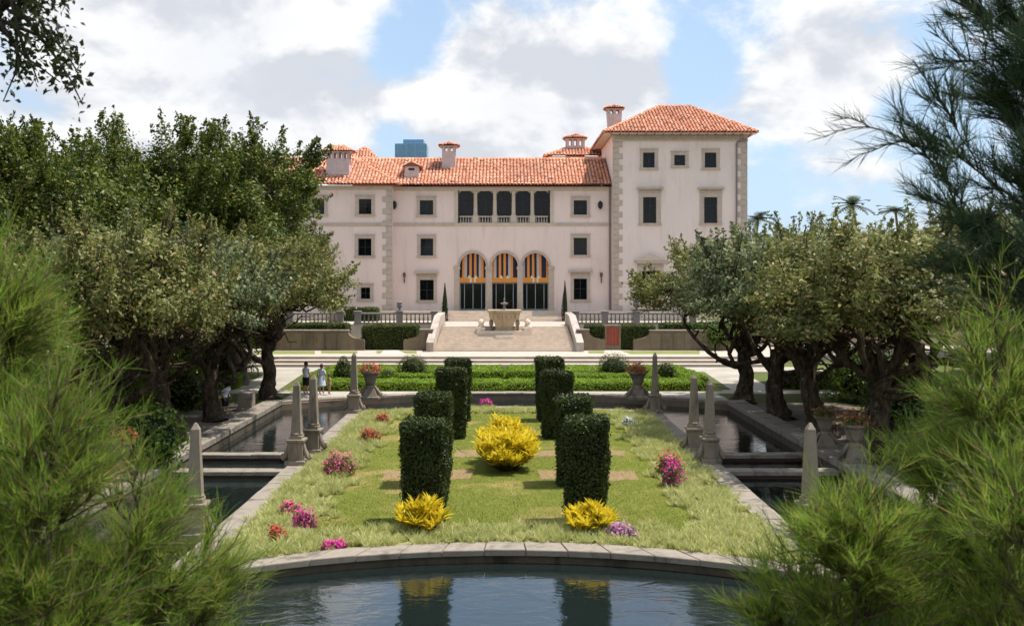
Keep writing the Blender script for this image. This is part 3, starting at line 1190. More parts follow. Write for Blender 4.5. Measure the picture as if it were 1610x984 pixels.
# ================================================================ terraces, stairs
def build_terraces():
    rng = np.random.RandomState(21)
    g = thing('garden_steps', 'three long shallow stone steps across the garden before the terrace walls', 'steps')
    for k in range(3):
        y = 73.2 + k * 1.7
        b = MB()
        b.box(-19 - k, 19 + k, y, y + (1.7 if k < 2 else 2.4), -.1, .15 * (k + 1))
        b.build('step', M['terrace'], g)
        # slabs of the nosing
        for i in range(20):
            w = (38 + 2 * k) / 20
            x0 = -19 - k + i * w
            b = MB()
            b.box(x0 + .01, x0 + w - .01, y - .05, y + .5, .15 * (k + 1) + .002, .15 * (k + 1) + .05 + rng.uniform(-.006, .006), .012)
            b.build('slab', M['terrace'], g)
    b = MB()
    b.box(-60, 60, 79.0, 100, -.1, .45)
    structure(b.build('lower_terrace', M['terrace']), 'pale stone lower terrace before the stairs')
    b = MB()
    for (u0, u1, ya, yb) in ((505, 562, 80.2, 83.0), (592, 655, 80.2, 83.0), (925, 950, 80.4, 83.0), (978, 1100, 79.6, 83.0), (400, 495, 79.6, 83)):
        b.add([(ux(u0, ya), ya, .456), (ux(u1, ya), ya, .456), (ux(u1, yb), yb, .456), (ux(u0, yb), yb, .456)], [(0, 1, 2, 3)])
    structure(b.build('terrace_grass', M['grass_far']), 'grass panels on the lower terrace')
    b = MB()
    b.box(-60, 60, 90.0, 140, .3, 2.3)
    b.box(-5.2, 5.2, 86.5, 90.0, .3, 2.302)
    structure(b.build('upper_terrace', M['terrace']), 'pale upper terrace between staircase and house')
    b = MB()
    b.box(-40, 40, 97.6, 145, 2.0, 3.19)
    for k in range(5):
        b.box(-6.2, 6.2, 97.6 - .34 * (5 - k), 97.6, 2.25, 2.3 + .148 * (k + 1))
    structure(b.build('house_podium', M['stair']), 'stepped stone podium below the house')
    # staircase
    s = thing('stone_staircase', 'broad pale stone staircase rising to the house terrace', 'stairs', (0, 82.5, .45))
    n = 12
    for k in range(n):
        b = MB()
        wdt = 5.75 - .5 * k / n
        z = (k + 1) * (2.3 - .45) / n
        b.box(-wdt, wdt, k * 4.0 / n, 4.0, z - .155, z - .045)
        b.box(-wdt, wdt, k * 4.0 / n - .01, 4.0, z - .045, z)
        b.build('step', M['stair'], s)
    for sx in (-1, 1):
        b = MB()
        xa, xb = sx * 5.22, sx * 5.8
        pr = [(-.5, 0), (-.5, .75), (.2, 1.0), (3.9, 2.75), (6.2, 2.95), (6.2, 0)]
        vs = []
        for (y, z) in pr:
            f = .55 * (1 - max(0, y) / 6.2)
            vs.append((xa + sx * f, y, z))
        for (y, z) in pr:
            f = .55 * (1 - max(0, y) / 6.2)
            vs.append((xb + sx * f, y, z))
        m = len(pr)
        fs = [tuple(range(m)), tuple(range(2 * m - 1, m - 1, -1))] + [((i + 1) % m, i, m + i, m + (i + 1) % m) for i in range(m)]
        if sx < 0:
            fs = [f[::-1] for f in fs]
        b.add(vs, fs)
        c = b.build('cheek_wall', M['cheek'], s)
    # scroll-ended tan retaining walls
    def scroll_wall(label, xa, xb, curl_right, curl_left, top=1.62):
        t = thing('retaining_wall', label, 'wall', ((xa + xb) / 2, 83.6, .45), group='tan retaining walls with scrolled ends')
        h = (xb - xa) / 2
        pts = [(-h, 0)]
        pts2 = []
        def curl(sgn):
            L = []
            for k in range(9):
                a = math.pi * .5 * k / 8
                L.append((sgn * (h + .95 - .95 * math.sin(a)) , .95 + (top - .95) * (1 - math.cos(a))))
            return L
        poly = [(-h - (1.35 if curl_left else 0), 0), (h + (1.35 if curl_right else 0), 0)]
        if curl_right:
            poly += [(h + 1.35, .62)] + [(h + 1.2 + .16 * math.cos(a) , .72 + .2 * math.sin(a)) for a in (0, .8, 1.6, 2.4)]
            poly += curl(1)
        else:
            poly += [(h, top)]
        if curl_left:
            poly += curl(-1)[::-1]
            poly += [(-h - 1.2 - .16 * math.cos(a), .72 + .2 * math.sin(a)) for a in (2.4, 1.6, .8, 0)]
            poly += [(-h - 1.35, .62)]
        else:
            poly += [(-h, top)]
        b = MB()
        b.prism_y(poly, 0, .6)
        b.build('wall_body', M['tanwall'], t)
        b = MB()
        b.box(-h - .05, h + .05, -.07, .67, top + .002, top + .13, .02)
        b.build('coping', M['coping'], t)
        b = MB()
        nb = max(2, int(h * 2 / .9))
        for k in range(nb):
            x0 = -h + k * 2 * h / nb
            b.box(x0 + .05, x0 + 2 * h / nb - .05, -.035, .01, .12, top - .12)
        b.build('panel', M['tanwall'], t)
        return t
    scroll_wall('stained tan retaining wall at the far left beside the leaning tree trunk', -19.5, -12.9, True, False, 1.55)
    scroll_wall('short tan scrolled wall left of the staircase beside dark hedge', -7.0, -5.95, False, True)
    scroll_wall('short tan scrolled wall right of the staircase beside dark hedge', 5.95, 6.9, True, False)
    scroll_wall('tan retaining wall at the right partly behind gnarled branches', 11.9, 18.5, False, True, 1.55)

    # balustrades on the upper terrace
    def baluster_mesh():
        b = MB()
        b.lathe([(.07, 0), (.07, .06), (.045, .10), (.085, .26), (.075, .34), (.038, .55), (.06, .66), (.06, .72)], n=8)
        return b.mesh('baluster')
    bm = baluster_mesh()
    def balustrade(label, xa, xb, y, z, piers, mat):
        t = thing('balustrade', label, 'balustrade', ((xa + xb) / 2, y, z), group='stone balustrades on the upper terrace')
        h = (xb - xa) / 2
        b = MB()
        b.box(-h, h, -.16, .16, 0, .14)
        b.build('base_rail', mat, t)
        b = MB()
        b.box(-h - .03, h + .03, -.19, .19, .862, 1.02, .03)
        b.build('top_rail', mat, t)
        n = int(2 * h / .36)
        for k in range(n):
            x = -h + (k + .5) * 2 * h / n
            if any(abs(x - p) < .38 for p in piers):
                continue
            o = obj('baluster', bm, mat, t, (x, 0, .14), smooth=False)
        for p in piers:
            b = MB()
            b.box(p - .27, p + .27, -.24, .24, -.02, 1.06)
            b.box(p - .33, p + .33, -.30, .30, 1.062, 1.17, .03)
            b.build('pier', mat, t)
        return t
    balustrade('grey stone balustrade left of the stairs above the dark hedge', -13.4, -5.9, 90.2, 2.3, (-3.4, 0.3, 3.4), M['baluster'])
    balustrade('grey stone balustrade right of the stairs above the red door', 5.9, 17.0, 90.2, 2.3, (-5.2, -2.6, .2, 5.2), M['baluster'])
    balustrade('stone balustrade at the far left behind the leaning trunk', -24, -14.2, 90.2, 2.3, (-4.5, 0, 4.5), M['baluster'])
    # urns on piers
    def urn(label, x, y, z, s=1.0, group='stone urns on the balustrades'):
        t = thing('stone_urn', label, 'urn', (x, y, z), 0, group)
        t.scale = (s, s, s)
        b = MB()
        b.box(-.2, .2, -.2, .2, 0, .07)
        b.lathe([(.15, .07), (.07, .14), (.07, .2), (.15, .26), (.26, .40), (.29, .55), (.24, .68), (.22, .72), (.31, .80), (.31, .84)], n=14)
        b.build('bowl', M['baluster'], t)
        b = MB()
        b.lathe([(.22, .842), (.14, .9), (.05, .96), (.03, 1.02)], n=12)
        b.build('lid', M['baluster'], t)
        return t
    urn('large stone urn on the right balustrade before the tower', 11.65, 90.2, 3.47, 1.15)
    urn('stone urn on the left balustrade nearest the house corner', -9.35, 90.2, 3.47, .9)
    # clipped hedges below the balustrade and the red door
    hm = rounded_leaf_box(4.6, 2.6, 2.0, 260, .10, 31, 0, .03, .05, .12)
    hedge_thing('clipped_hedge', 'tall dark clipped hedge between scrolled walls left of the stairs', 'hedge', hm, M['leaf_hedge'], (-9.55, 85.3, .45),
                group='clipped hedges below the balustrade')
    hm = rounded_leaf_box(1.5, 2.6, 2.0, 260, .10, 32, 0, .03, .05, .12)
    hedge_thing('clipped_hedge', 'narrow dark clipped hedge between scrolled wall and red door', 'hedge', hm, M['leaf_hedge'], (7.45, 85.3, .45),
                group='clipped hedges below the balustrade')
    hm = rounded_leaf_box(2.9, 2.6, 2.0, 260, .10, 33, 0, .03, .05, .12)
    hedge_thing('clipped_hedge', 'dark clipped hedge just right of the red door', 'hedge', hm, M['leaf_hedge'], (11.0, 85.3, .45),
                group='clipped hedges below the balustrade')
    hm = rounded_leaf_box(11.0, 2.2, 2.1, 200, .11, 35, 0, .04, .07, .12)
    hedge_thing('clipped_hedge', 'long dark clipped hedge behind the stained tan wall at far left', 'hedge', hm, M['leaf_hedge'], (-18.8, 86.6, .45),
                group='clipped hedges below the balustrade')
    hm = rounded_leaf_box(8.0, 2.2, 2.1, 200, .11, 36, 0, .04, .07, .12)
    hedge_thing('clipped_hedge', 'long dark clipped hedge behind the tan wall at right', 'hedge', hm, M['leaf_hedge'], (17.2, 86.6, .45),
                group='clipped hedges below the balustrade')
    d = thing('red_door', 'weathered red door set between dark clipped hedges', 'door', (8.9, 84.0, .45))
    b = MB()
    b.box(-.66, .66, -.02, .5, 0, .40)
    b.box(-.66, -.52, -.02, .5, .4, 1.9)
    b.box(.52, .66, -.02, .5, .4, 1.9)
    b.box(-.70, .70, -.04, .52, 1.9, 2.05)
    b.build('stone_frame', M['tanwall'], d)
    for k in range(4):
        b = MB()
        b.box(-.52 + k * .26 + .008, -.52 + (k + 1) * .26 - .008, .05, .14, .4, 1.9)
        b.build('plank', M['red_door'], d)
    # white garden path to the red door and to the left hedge
    b = MB()
    b.add([(ux(958, 79.2), 79.2, .462), (ux(992, 79.2), 79.2, .462), (ux(972, 83.6), 83.6, .462), (ux(950, 83.6), 83.6, .462)], [(0, 1, 2, 3)])
    b.add([(ux(597, 79.2), 79.2, .462), (ux(640, 79.2), 79.2, .462), (ux(625, 83.6), 83.6, .462), (ux(604, 83.6), 83.6, .462)], [(0, 1, 2, 3)])
    structure(b.build('terrace_path', M['trim_pale']), 'white paths crossing the terrace grass')
    # hedge by the house, left
    hm = rounded_leaf_box(4.4, 1.6, 1.25, 260, .10, 34, 0, .04, .06, .12)
    hedge_thing('clipped_hedge', 'olive green clipped hedge against the left wing of the house', 'hedge', hm, M['leaf_hedge'], (-14.2, 96.5, 2.3 + .9 - .9))
    # pedestal left
    t = thing('stone_pedestal', 'pale square stone pedestal at left end of the terrace', 'pedestal', (ux(527, 91), 91.5, 2.3))
    b = MB()
    b.box(-.6, .6, -.5, .5, 0, .2)
    b.box(-.5, .5, -.4, .4, .2, 1.2)
    b.build('base', M['cheek'], t)
    b = MB()
    b.box(-.58, .58, -.48, .48, 1.202, 1.42, .03)
    b.build('cap', M['cheek'], t)
    # fountain at the head of the stairs
    f = thing('stone_fountain', 'tan carved stone basin fountain at the head of the staircase', 'fountain', (ux(793, 86), 85.6, 0))
    b = MB()
    b.box(-.75, .75, -1.4, 1.0, .5, 1.62)
    b.box(-2.3, 2.3, -.7, 1.0, .5, 1.98)
    b.build('base_block', M['stair'], f)
    for sx in (-1, 1):
        b = MB()
        b.box(sx * 1.95 - .35, sx * 1.95 + .35, -.62, .3, 1.982, 2.28, .03)
        b.lathe([(.26, 2.28), (.3, 2.36), (.18, 2.5), (.28, 2.7), (.2, 2.86), (.05, 2.95)], sx * 1.95, -.15, 12)
        b.build('side_pedestal', M['stair'], f)
    b = MB()
    b.frustum(-.85, .85, -.45, .65, 1.982, 2.2, -.70, .70, -.35, .55)
    b.frustum(-.70, .70, -.35, .55, 2.2, 2.9, -.95, .95, -.55, .75, base=False)
    b.build('stem', M['fountain'], f)
    for sx in (-1, 1):
        b = MB()
        b.box(sx * 1.1 - .13, sx * 1.1 + .13, -.35, .05, 2.0, 2.9)
        b.box(sx * 1.1 - .18, sx * 1.1 + .18, -.42, .1, 2.45, 2.75)
        b.build('support', M['obelisk'], f)
    b = MB()
    b.frustum(-1.2, 1.2, -.65, .85, 2.9, 3.5, -1.32, 1.32, -.78, .98)
    b.box(-1.42, 1.42, -.88, 1.08, 3.502, 3.72, .05)
    b.build('basin', M['fountain'], f)
    b = MB()
    for k in range(7):
        x = -1.08 + k * .36
        b.box(x - .12, x + .12, -.78, -.66, 2.98, 3.42)
    b.build('carving', M['fountain'], f)
    b = MB()
    b.lathe([(.22, 3.722), (.12, 3.9), (.07, 4.05), (.30, 4.22), (.34, 4.28), (.08, 4.34), (.05, 4.55), (.09, 4.62), (.02, 4.7)], 0, .1, 12)
    b.build('finial', M['baluster'], f)


build_terraces()


# ================================================================ the villa
YF, YT = 100.0, 99.0          # facade of the middle / of the two projecting wings


def wall_holes(b, x0, x1, z0, z1, y, holes, depth):
    """front face with rectangular openings and their reveals"""
    xs = sorted(set([x0, x1] + [h[0] for h in holes] + [h[1] for h in holes]))
    zs = sorted(set([z0, z1] + [h[2] for h in holes] + [h[3] for h in holes]))
    for i in range(len(xs) - 1):
        for j in range(len(zs) - 1):
            cx, cz = (xs[i] + xs[i + 1]) / 2, (zs[j] + zs[j + 1]) / 2
            if any(h[0] < cx < h[1] and h[2] < cz < h[3] for h in holes):
                continue
            b.add([(xs[i], y, zs[j]), (xs[i + 1], y, zs[j]), (xs[i + 1], y, zs[j + 1]), (xs[i], y, zs[j + 1])], [(0, 1, 2, 3)])
    for (a, c, d, e) in holes:
        q = y + depth
        b.add([(a, y, d), (c, y, d), (c, y, e), (a, y, e), (a, q, d), (c, q, d), (c, q, e), (a, q, e)],
              [(0, 1, 5, 4)[::-1], (1, 2, 6, 5)[::-1], (2, 3, 7, 6)[::-1], (3, 0, 4, 7)[::-1]])
    return b


def rect(u0, u1, v0, v1, Y):
    return (ux(u0, Y), ux(u1, Y), zv(v1, Y), zv(v0, Y))


def tiles(b, under, A, Sdir, Udir, length, lo, hi, seed, pitch=.34, row=.42):
    """barrel tiles on one roof slope. A: eave start, Sdir along the eave, Udir up the slope"""
    rng = np.random.RandomState(seed)
    A, S, U = np.array(A, float), unit(np.array(Sdir, float)), unit(np.array(Udir, float))
    N = np.cross(S, U)
    if N[2] < 0:
        N = -N
    p = lambda s, t, h=0: tuple(A + S * s + U * t + N * h)
    under.add([p(lo(0), 0), p(hi(0), 0), p(hi(length), length), p(lo(length), length)], [(0, 1, 2, 3)])
    ncol = int((hi(0) - lo(0)) / pitch) + 1
    nrow = int(length / row + .5)
    K = 6
    ang = [math.pi * (k / (K - 1)) for k in range(K)]
    for r in range(nrow):
        for c in range(ncol):
            s = lo(0) + (c + .5) * pitch
            t = r * row
            if s < lo(t + row * .5) - .02 or s > hi(t + row * .5) + .02:
                continue
            dj = rng.uniform(-.02, .02)
            h0, h1 = .075 + rng.uniform(-.012, .012), .035
            vs = []
            for (tt, rr, hh) in ((t - .06, .155, h0), (t + row + .02, .125, h1)):
                for a in ang:
                    vs.append(p(s + dj + rr * math.cos(a), tt, hh + rr * math.sin(a) * .95 - .02))
            b.add(vs, [(k, k + 1, K + k + 1, K + k) for k in range(K - 1)])


def ridge(b, p, q, seed, r=.17, ln=.45):
    rng = np.random.RandomState(seed)
    p, q = Vector(p), Vector(q)
    n = max(2, int((q - p).length / ln))
    for k in range(n):
        a, c = p.lerp(q, k / n), p.lerp(q, (k + 1.08) / n)
        b.tube([a + Vector((0, 0, .06)), c + Vector((0, 0, .03))], [r * rng.uniform(.95, 1.1), r * .85], 7)


def window(par, r, y, hood=False, bars=(2, 2), sur=.34, deep=.24, sill=True, mat='trim', frame='frame_dark'):
    x0, x1, z0, z1 = r
    f = MB()
    t = .07
    f.box(x0, x1, y + deep - .05, y + deep + .02, z0, z0 + t)
    f.box(x0, x1, y + deep - .05, y + deep + .02, z1 - t, z1)
    f.box(x0, x0 + t, y + deep - .05, y + deep + .02, z0 + t, z1 - t)
    f.box(x1 - t, x1, y + deep - .05, y + deep + .02, z0 + t, z1 - t)
    for k in range(1, bars[0]):
        x = x0 + (x1 - x0) * k / bars[0]
        f.box(x - .025, x + .025, y + deep - .04, y + deep + .02, z0 + t, z1 - t)
    for k in range(1, bars[1]):
        z = z0 + (z1 - z0) * k / bars[1]
        f.box(x0 + t, x1 - t, y + deep - .035, y + deep + .018, z - .02, z + .02)
    w = f.build('window', M[frame], par)
    b = MB()
    b.add([(x0, y + deep + .03, z0), (x1, y + deep + .03, z0), (x1, y + deep + .03, z1), (x0, y + deep + .03, z1)], [(0, 1, 2, 3)])
    b.build('pane', M['glass'], w)
    s = MB()
    d = .07
    s.box(x0 - sur, x0 - .001, y - d, y + .05, z0, z1)
    s.box(x1 + .001, x1 + sur, y - d, y + .05, z0, z1)
    s.box(x0 - sur, x1 + sur, y - d - .003, y + .05, z1 + .001, z1 + sur)
    s.box(x0 - sur - .05, x1 + sur + .05, y - d - .06, y + .05, z1 + sur + .002, z1 + sur + .10)
    if sill:
        s.box(x0 - sur - .06, x1 + sur + .06, y - d - .09, y + .05, z0 - .20, z0 - .001)
    s.build('surround', M[mat], w)
    if hood:
        h = MB()
        zb = z1 + sur + .34
        h.box(x0 - sur, x1 + sur, y - .06, y + .05, z1 + sur + .104, zb)
        h.box(x0 - sur - .22, x1 + sur + .22, y - .32, y + .05, zb + .002, zb + .22, .05)
        h.build('hood', M[mat], w)
    return w


def chimney(par, x, y, w, d, z0, zs, z1, cap_w, slots, seed, flare=1.0, mat='chimney'):
    """shaft z0..zs, smoke slots zs..z1, tiled cap above"""
    b = MB()
    b.frustum(x - w / 2, x + w / 2, y, y + d, z0, zs, x - w / 2 * flare, x + w / 2 * flare, y - (flare - 1) * .3, y + d + (flare - 1) * .3)
    w2 = w * flare
    n = slots
    pw = w2 / (2 * n + 1)
    for k in range(n + 1):
        xa = x - w2 / 2 + 2 * k * pw
        b.box(xa, xa + pw, y, y + .18, zs + .001, z1)
        b.box(xa, xa + pw, y + d - .18, y + d, zs + .001, z1)
    c = b.build('chimney', M[mat], par)
    t = MB()
    h = cap_w * .22
    t.box(x - cap_w / 2, x + cap_w / 2, y - (cap_w - w2) / 2, y + d + (cap_w - w2) / 2, z1 + .001, z1 + .10)
    t.build('cap_slab', M[mat], c)
    t, un = MB(), MB()
    ya, yb = y - (cap_w - w2) / 2 - .08, y + d + (cap_w - w2) / 2 + .08
    D = yb - ya
    W = cap_w + .16
    L = math.hypot(D / 2, h)
    rl = max(0, W - D) / 2
    cut = (W / 2 - rl) / L
    xa = x - W / 2
    tiles(t, un, (xa, ya, z1 + .10), (1, 0, 0), (0, D / 2, h), L, lambda q: q * cut, lambda q: W - q * cut, seed, .26, .3)
    tiles(t, un, (xa, yb, z1 + .10), (1, 0, 0), (0, -D / 2, h), L, lambda q: q * cut, lambda q: W - q * cut, seed, .26, .3)
    hx = W / 2 - rl
    L2 = math.hypot(hx, h)
    tiles(t, un, (xa, ya, z1 + .10), (0, 1, 0), (hx, 0, h), L2, lambda q: q * D / 2 / L2, lambda q: D - q * D / 2 / L2, seed, .26, .3)
    tiles(t, un, (xa + W, ya, z1 + .10), (0, 1, 0), (-hx, 0, h), L2, lambda q: q * D / 2 / L2, lambda q: D - q * D / 2 / L2, seed, .26, .3)
    t.lathe([(.10, z1 + .08 + h), (.07, z1 + .25 + h), (.02, z1 + .32 + h)], x, y + d / 2, 8)
    o = t.build('cap_tiles', M['tile'], c)
    o['kind'] = 'stuff'
    un.build('cap_underlay', M['tile_under'], c)
    return c


def build_villa():
    V = thing('villa', 'large pink stucco villa with red tiled roofs, arcade and corner tower', 'house', (0, 100, 3.19))
    V.location = (0, 0, 0)
    zb = 3.0
    zt = 15.35
    # ---------------- middle
    x0, x1 = ux(617, YF) - .4, ux(962, YF) + .3
    lg = rect(720, 865, 298, 351, YF)
    ar = (ux(721, YF), ux(864, YF), 3.19, zv(394, YF))
    wins = [rect(660, 681, 315, 338, YF), rect(902, 923, 315, 338, YF), rect(661, 681, 375, 402, YF), rect(902, 923, 374, 401, YF),
            rect(660, 682, 440, 472, YF), rect(902, 923, 438, 471, YF)]
    b = MB()
    wall_holes(b, x0, x1, zb, zt, YF, wins + [lg, ar], .45)
    b.box(x0, x1, YF + 3.2, YF + 11, zb, zt)
    b.build('wall', M['stucco'], V)
    for i, r in enumerate(wins):
        window(V, r, YF, hood=i >= 4, sur=.30)
    # string course
    b = MB()
    for (ua, uc) in ((617, 716), (869, 961)):
        b.box(ux(ua, YF), ux(uc, YF), YF - .10, YF + .02, zv(355, YF), zv(350.5, YF), .03)
    b.build('string_course', M['trim'], V)
    b = MB()
    b.box(x0, x1, YF - .14, YF + .02, zt - .42, zt - .05)
    b.build('cornice', M['trim_pale'], V)
    # ---------------- loggia
    b = MB()
    b.box(lg[0] - .34, lg[0] - .001, YF - .08, YF + .05, lg[2], lg[3])
    b.box(lg[1] + .001, lg[1] + .34, YF - .08, YF + .05, lg[2], lg[3])
    b.box(lg[0] - .4, lg[1] + .4, YF - .13, YF + .05, lg[2] - .22, lg[2] - .001, .03)
    b.box(lg[0] - .4, lg[1] + .4, YF - .11, YF + .05, lg[3] + .001, lg[3] + .16)
    b.build('loggia_surround', M['trim_pale'], V)
    bays = [(722, 743), (752, 774), (782, 803), (812, 833), (841, 862)]
    zr = zv(339.5, YF)
    for k in range(4):
        xa, xb = ux(bays[k][1], YF), ux(bays[k + 1][0], YF)
        c = MB()
        c.box(xa - .03, xb + .03, YF + .02, YF + .42, lg[2] + .001, zr)
        c.lathe([(.27, zr), (.27, zr + .10), (.20, zr + .16), (.175, lg[3] - .42), (.2, lg[3] - .36), (.27, lg[3] - .16)], (xa + xb) / 2, YF + .22, 12)
        c.box(xa - .04, xb + .04, YF + .0, YF + .44, lg[3] - .158, lg[3] - .002)
        c.build('column', M['trim_pale'], V)
    for k, (ua, uc) in enumerate(bays):
        xa, xb = ux(ua, YF), ux(uc, YF)
        c = MB()
        c.box(xa + .02, xb - .02, YF + .10, YF + .30, lg[2] + .002, lg[2] + .10)
        c.box(xa + .02, xb - .02, YF + .08, YF + .32, zr - .12, zr - .002)
        n = 5
        for q in range(n):
            x = xa + (q + .5) * (xb - xa) / n
            c.lathe([(.05, lg[2] + .10), (.08, lg[2] + .25), (.035, lg[2] + .45), (.05, zr - .12)], x, YF + .2, 7)
        c.build('balustrade', M['trim'], V)
        # rounded screen head
        s = MB()
        r = .30
        for sx, xc in ((-1, xa + r), (1, xb - r)):
            pts = [(xc + sx * r, lg[3] - .16)]
            pts += [(xc + sx * r * math.cos(a), lg[3] - .16 - r + r * math.sin(a)) for a in np.linspace(0, math.pi / 2, 6)]
            if sx > 0:
                pts = pts[::-1]
            s.prism_y(pts if sx < 0 else pts, YF + .1, YF + .2)
        s.box(xa, xb, YF + .1, YF + .2, lg[3] - .159, lg[3] - .003)
        s.build('screen_head', M['trim_pale'], V)
        f = MB()
        xm = (xa + xb) / 2
        f.box(xm - .03, xm + .03, YF + .40, YF + .46, lg[2], lg[3])
        f.box(xa, xb, YF + .40, YF + .46, lg[3] - 1.0, lg[3] - .94)
        w = f.build('window', M['frame_dark'], V)
        p = MB()
        p.add([(xa - .3, YF + .47, lg[2]), (xb + .3, YF + .47, lg[2]), (xb + .3, YF + .47, lg[3]), (xa - .3, YF + .47, lg[3])], [(0, 1, 2, 3)])
        p.build('pane', M['glass'], w)
    # ---------------- arcade
    ctr = [743.5, 793.5, 842]
    rad = 20.5 / 16
    zs = zv(418.5, YF)
    s = MB()
    edges = [ar[0], (ux(764, YF) + ux(773, YF)) / 2, (ux(814, YF) + ux(821.5, YF)) / 2, ar[1]]
    for k, u in enumerate(ctr):
        xc = ux(u, YF)
        xl, xr = edges[k], edges[k + 1]
        th = [math.pi - math.pi * q / 20 for q in range(21)]
        arc = [(xc + rad * math.cos(a), zs + rad * math.sin(a)) for a in th]
        for q in range(20):
            (xa, za), (xb, zc) = arc[q], arc[q + 1]
            ta, tb = min(max(xa, xl), xr), min(max(xb, xl), xr)
            if q == 0:
                ta = xl
            if q == 19:
                tb = xr
            s.add([(xa, YF, za), (xb, YF, zc), (tb, YF, ar[3]), (ta, YF, ar[3])], [(0, 1, 2, 3)])
            s.add([(xa, YF, za), (xb, YF, zc), (xb, YF + .45, zc), (xa, YF + .45, za)], [(3, 2, 1, 0)])
        s.add([(xl, YF, zs), (arc[0][0], YF, zs), (xl, YF, ar[3])], [(0, 1, 2)])
        s.add([(arc[-1][0], YF, zs), (xr, YF, zs), (xr, YF, ar[3])], [(0, 1, 2)])
    s.build('arcade_wall', M['stucco'], V)
    for k, u in enumerate(ctr):
        xc = ux(u, YF)
        t = MB()
        th = [math.pi * q / 24 for q in range(25)]
        R0, R1 = rad + .01, rad + .235
        for q in range(24):
            a, c = th[q], th[q + 1]
            P = lambda r_, an, y: (xc + r_ * math.cos(an), y, zs + .02 + r_ * math.sin(an))
            t.add([P(R0, a, YF - .09), P(R1, a, YF - .09), P(R1, c, YF - .09), P(R0, c, YF - .09),
                   P(R0, a, YF + .05), P(R1, a, YF + .05), P(R1, c, YF + .05), P(R0, c, YF + .05)],
                  [(3, 2, 1, 0)[::-1], (1, 2, 6, 5)[::-1], (0, 4, 7, 3)[::-1]])
        t.build('archivolt', M['trim'], V)
    pw = [(ar[0] - .42, ar[0] + .10), (ux(763.5, YF), ux(773.5, YF)), (ux(813.5, YF), ux(822, YF)), (ar[1] - .10, ar[1] + .42)]
    for (xa, xb) in pw:
        c = MB()
        c.box(xa - .05, xb + .05, YF - .12, YF + .40, 3.19, 3.5)
        c.box(xa, xb, YF - .07, YF + .38, 3.5, zs - .32)
        c.box(xa - .07, xb + .07, YF - .14, YF + .42, zs - .32, zs - .06, .04)
        c.box(xa - .02, xb + .02, YF - .10, YF + .41, zs - .06, zs + .018)
        c.build('pier', M['trim'], V)
    pat = ['aw_navy', 'aw_orange', 'aw_grey', 'aw_navy', 'aw_orange', 'aw_navy', 'aw_orange', 'aw_navy', 'aw_grey', 'aw_orange', 'aw_navy']
    keys = ['aw_orange', 'aw_navy', 'aw_grey', 'aw_cream']
    for k, u in enumerate(ctr):
        xc = ux(u, YF)
        a = MB()
        zl = zv(437, YF)
        n = len(pat)
        for i in range(n):
            a.mat(keys.index(pat[(i + k) % n]))
            sub = 3
            for q in range(sub):
                xa = -rad + 2 * rad * (i + q / sub) / n
                xb = -rad + 2 * rad * (i + (q + 1) / sub) / n
                za = zs + math.sqrt(max(0, rad * rad - xa * xa))
                zc = zs + math.sqrt(max(0, rad * rad - xb * xb))
                a.add([(xc + xa, YF - .02, zl), (xc + xb, YF - .02, zl), (xc + xb, YF + .30, zc), (xc + xa, YF + .30, za)], [(0, 1, 2, 3)])
        aw = a.build('awning', [M[q] for q in keys], V)
        v = MB()
        n = 13
        for i in range(n):
            xa, xb = xc - rad - .02 + 2 * (rad + .02) * i / n, xc - rad - .02 + 2 * (rad + .02) * (i + 1) / n
            v.mat(1 if i in (5, 7) and k != 1 else 0)
            zz = zl - .46
            v.add([(xa, YF - .05, zz + .06), ((xa + xb) / 2, YF - .05, zz - .03), (xb, YF - .05, zz + .06), (xb, YF - .03, zl + .03), (xa, YF - .03, zl + .03)], [(0, 1, 2, 3, 4)])
        v.build('valance', [M['aw_orange'], M['aw_cream']], aw)
        v = MB()
        for q in (-.35, 0.3):
            v.add([(xc + q - .2, YF - .06, zl - .04), (xc + q + .2, YF - .06, zl - .04), (xc + q + .06, YF - .04, zl + .24), (xc + q - .06, YF - .04, zl + .24)], [(0, 1, 2, 3)])
        v.build('tie_flap', M['aw_cream'], aw)
        # glazed doors
        y = YF + .42
        d = MB()
        zd = zv(446, YF)
        d.box(xc - rad, xc + rad, y, y + .08, zd, zd + .12)
        d.box(xc - rad, xc + rad, y, y + .08, 3.19, 3.32)
        for q in (-1.0, -.68, 0, .68, 1.0):
            d.box(xc + q * rad * .97 - .035, xc + q * rad * .97 + .035, y - .01, y + .07, 3.32, zd)
        dd = d.build('door', M['frame_grey'], V)
        for (qa, qb) in ((-1, -.68), (-.68, 0), (0, .68), (.68, 1)):
            p = MB()
            p.add([(xc + qa * rad * .97, y + .05, 3.3), (xc + qb * rad * .97, y + .05, 3.3), (xc + qb * rad * .97, y + .05, zd + .02), (xc + qa * rad * .97, y + .05, zd + .02)], [(0, 1, 2, 3)])
            p.build('pane', M['glass'], dd)
        p = MB()
        p.add([(xc - rad - .4, y + .09, zd), (xc + rad + .4, y + .09, zd), (xc + rad + .4, y + .09, zs + rad + .3), (xc - rad - .4, y + .09, zs + rad + .3)], [(0, 1, 2, 3)])
        p.build('pane', M['glass'], dd)
    # ---------------- left wing
    wl, wr = -27.0, ux(617, YT)
    lw = [rect(564, 584, 313, 337, YT), rect(563, 584, 375, 402, YT), rect(567, 582, 452, 470, YT), rect(490, 510, 375, 402, YT), rect(490, 510, 313, 337, YT)]
    b = MB()
    wall_holes(b, wl, wr, 2.2, zt, YT, lw, .45)
    b.add([(wr, YT, 2.2), (wr, YT + 12, 2.2), (wr, YT + 12, zt), (wr, YT, zt)], [(0, 1, 2, 3)])
    b.add([(wl, YT, 2.2), (wl, YT + 12, 2.2), (wl, YT + 12, zt), (wl, YT, zt)], [(3, 2, 1, 0)])
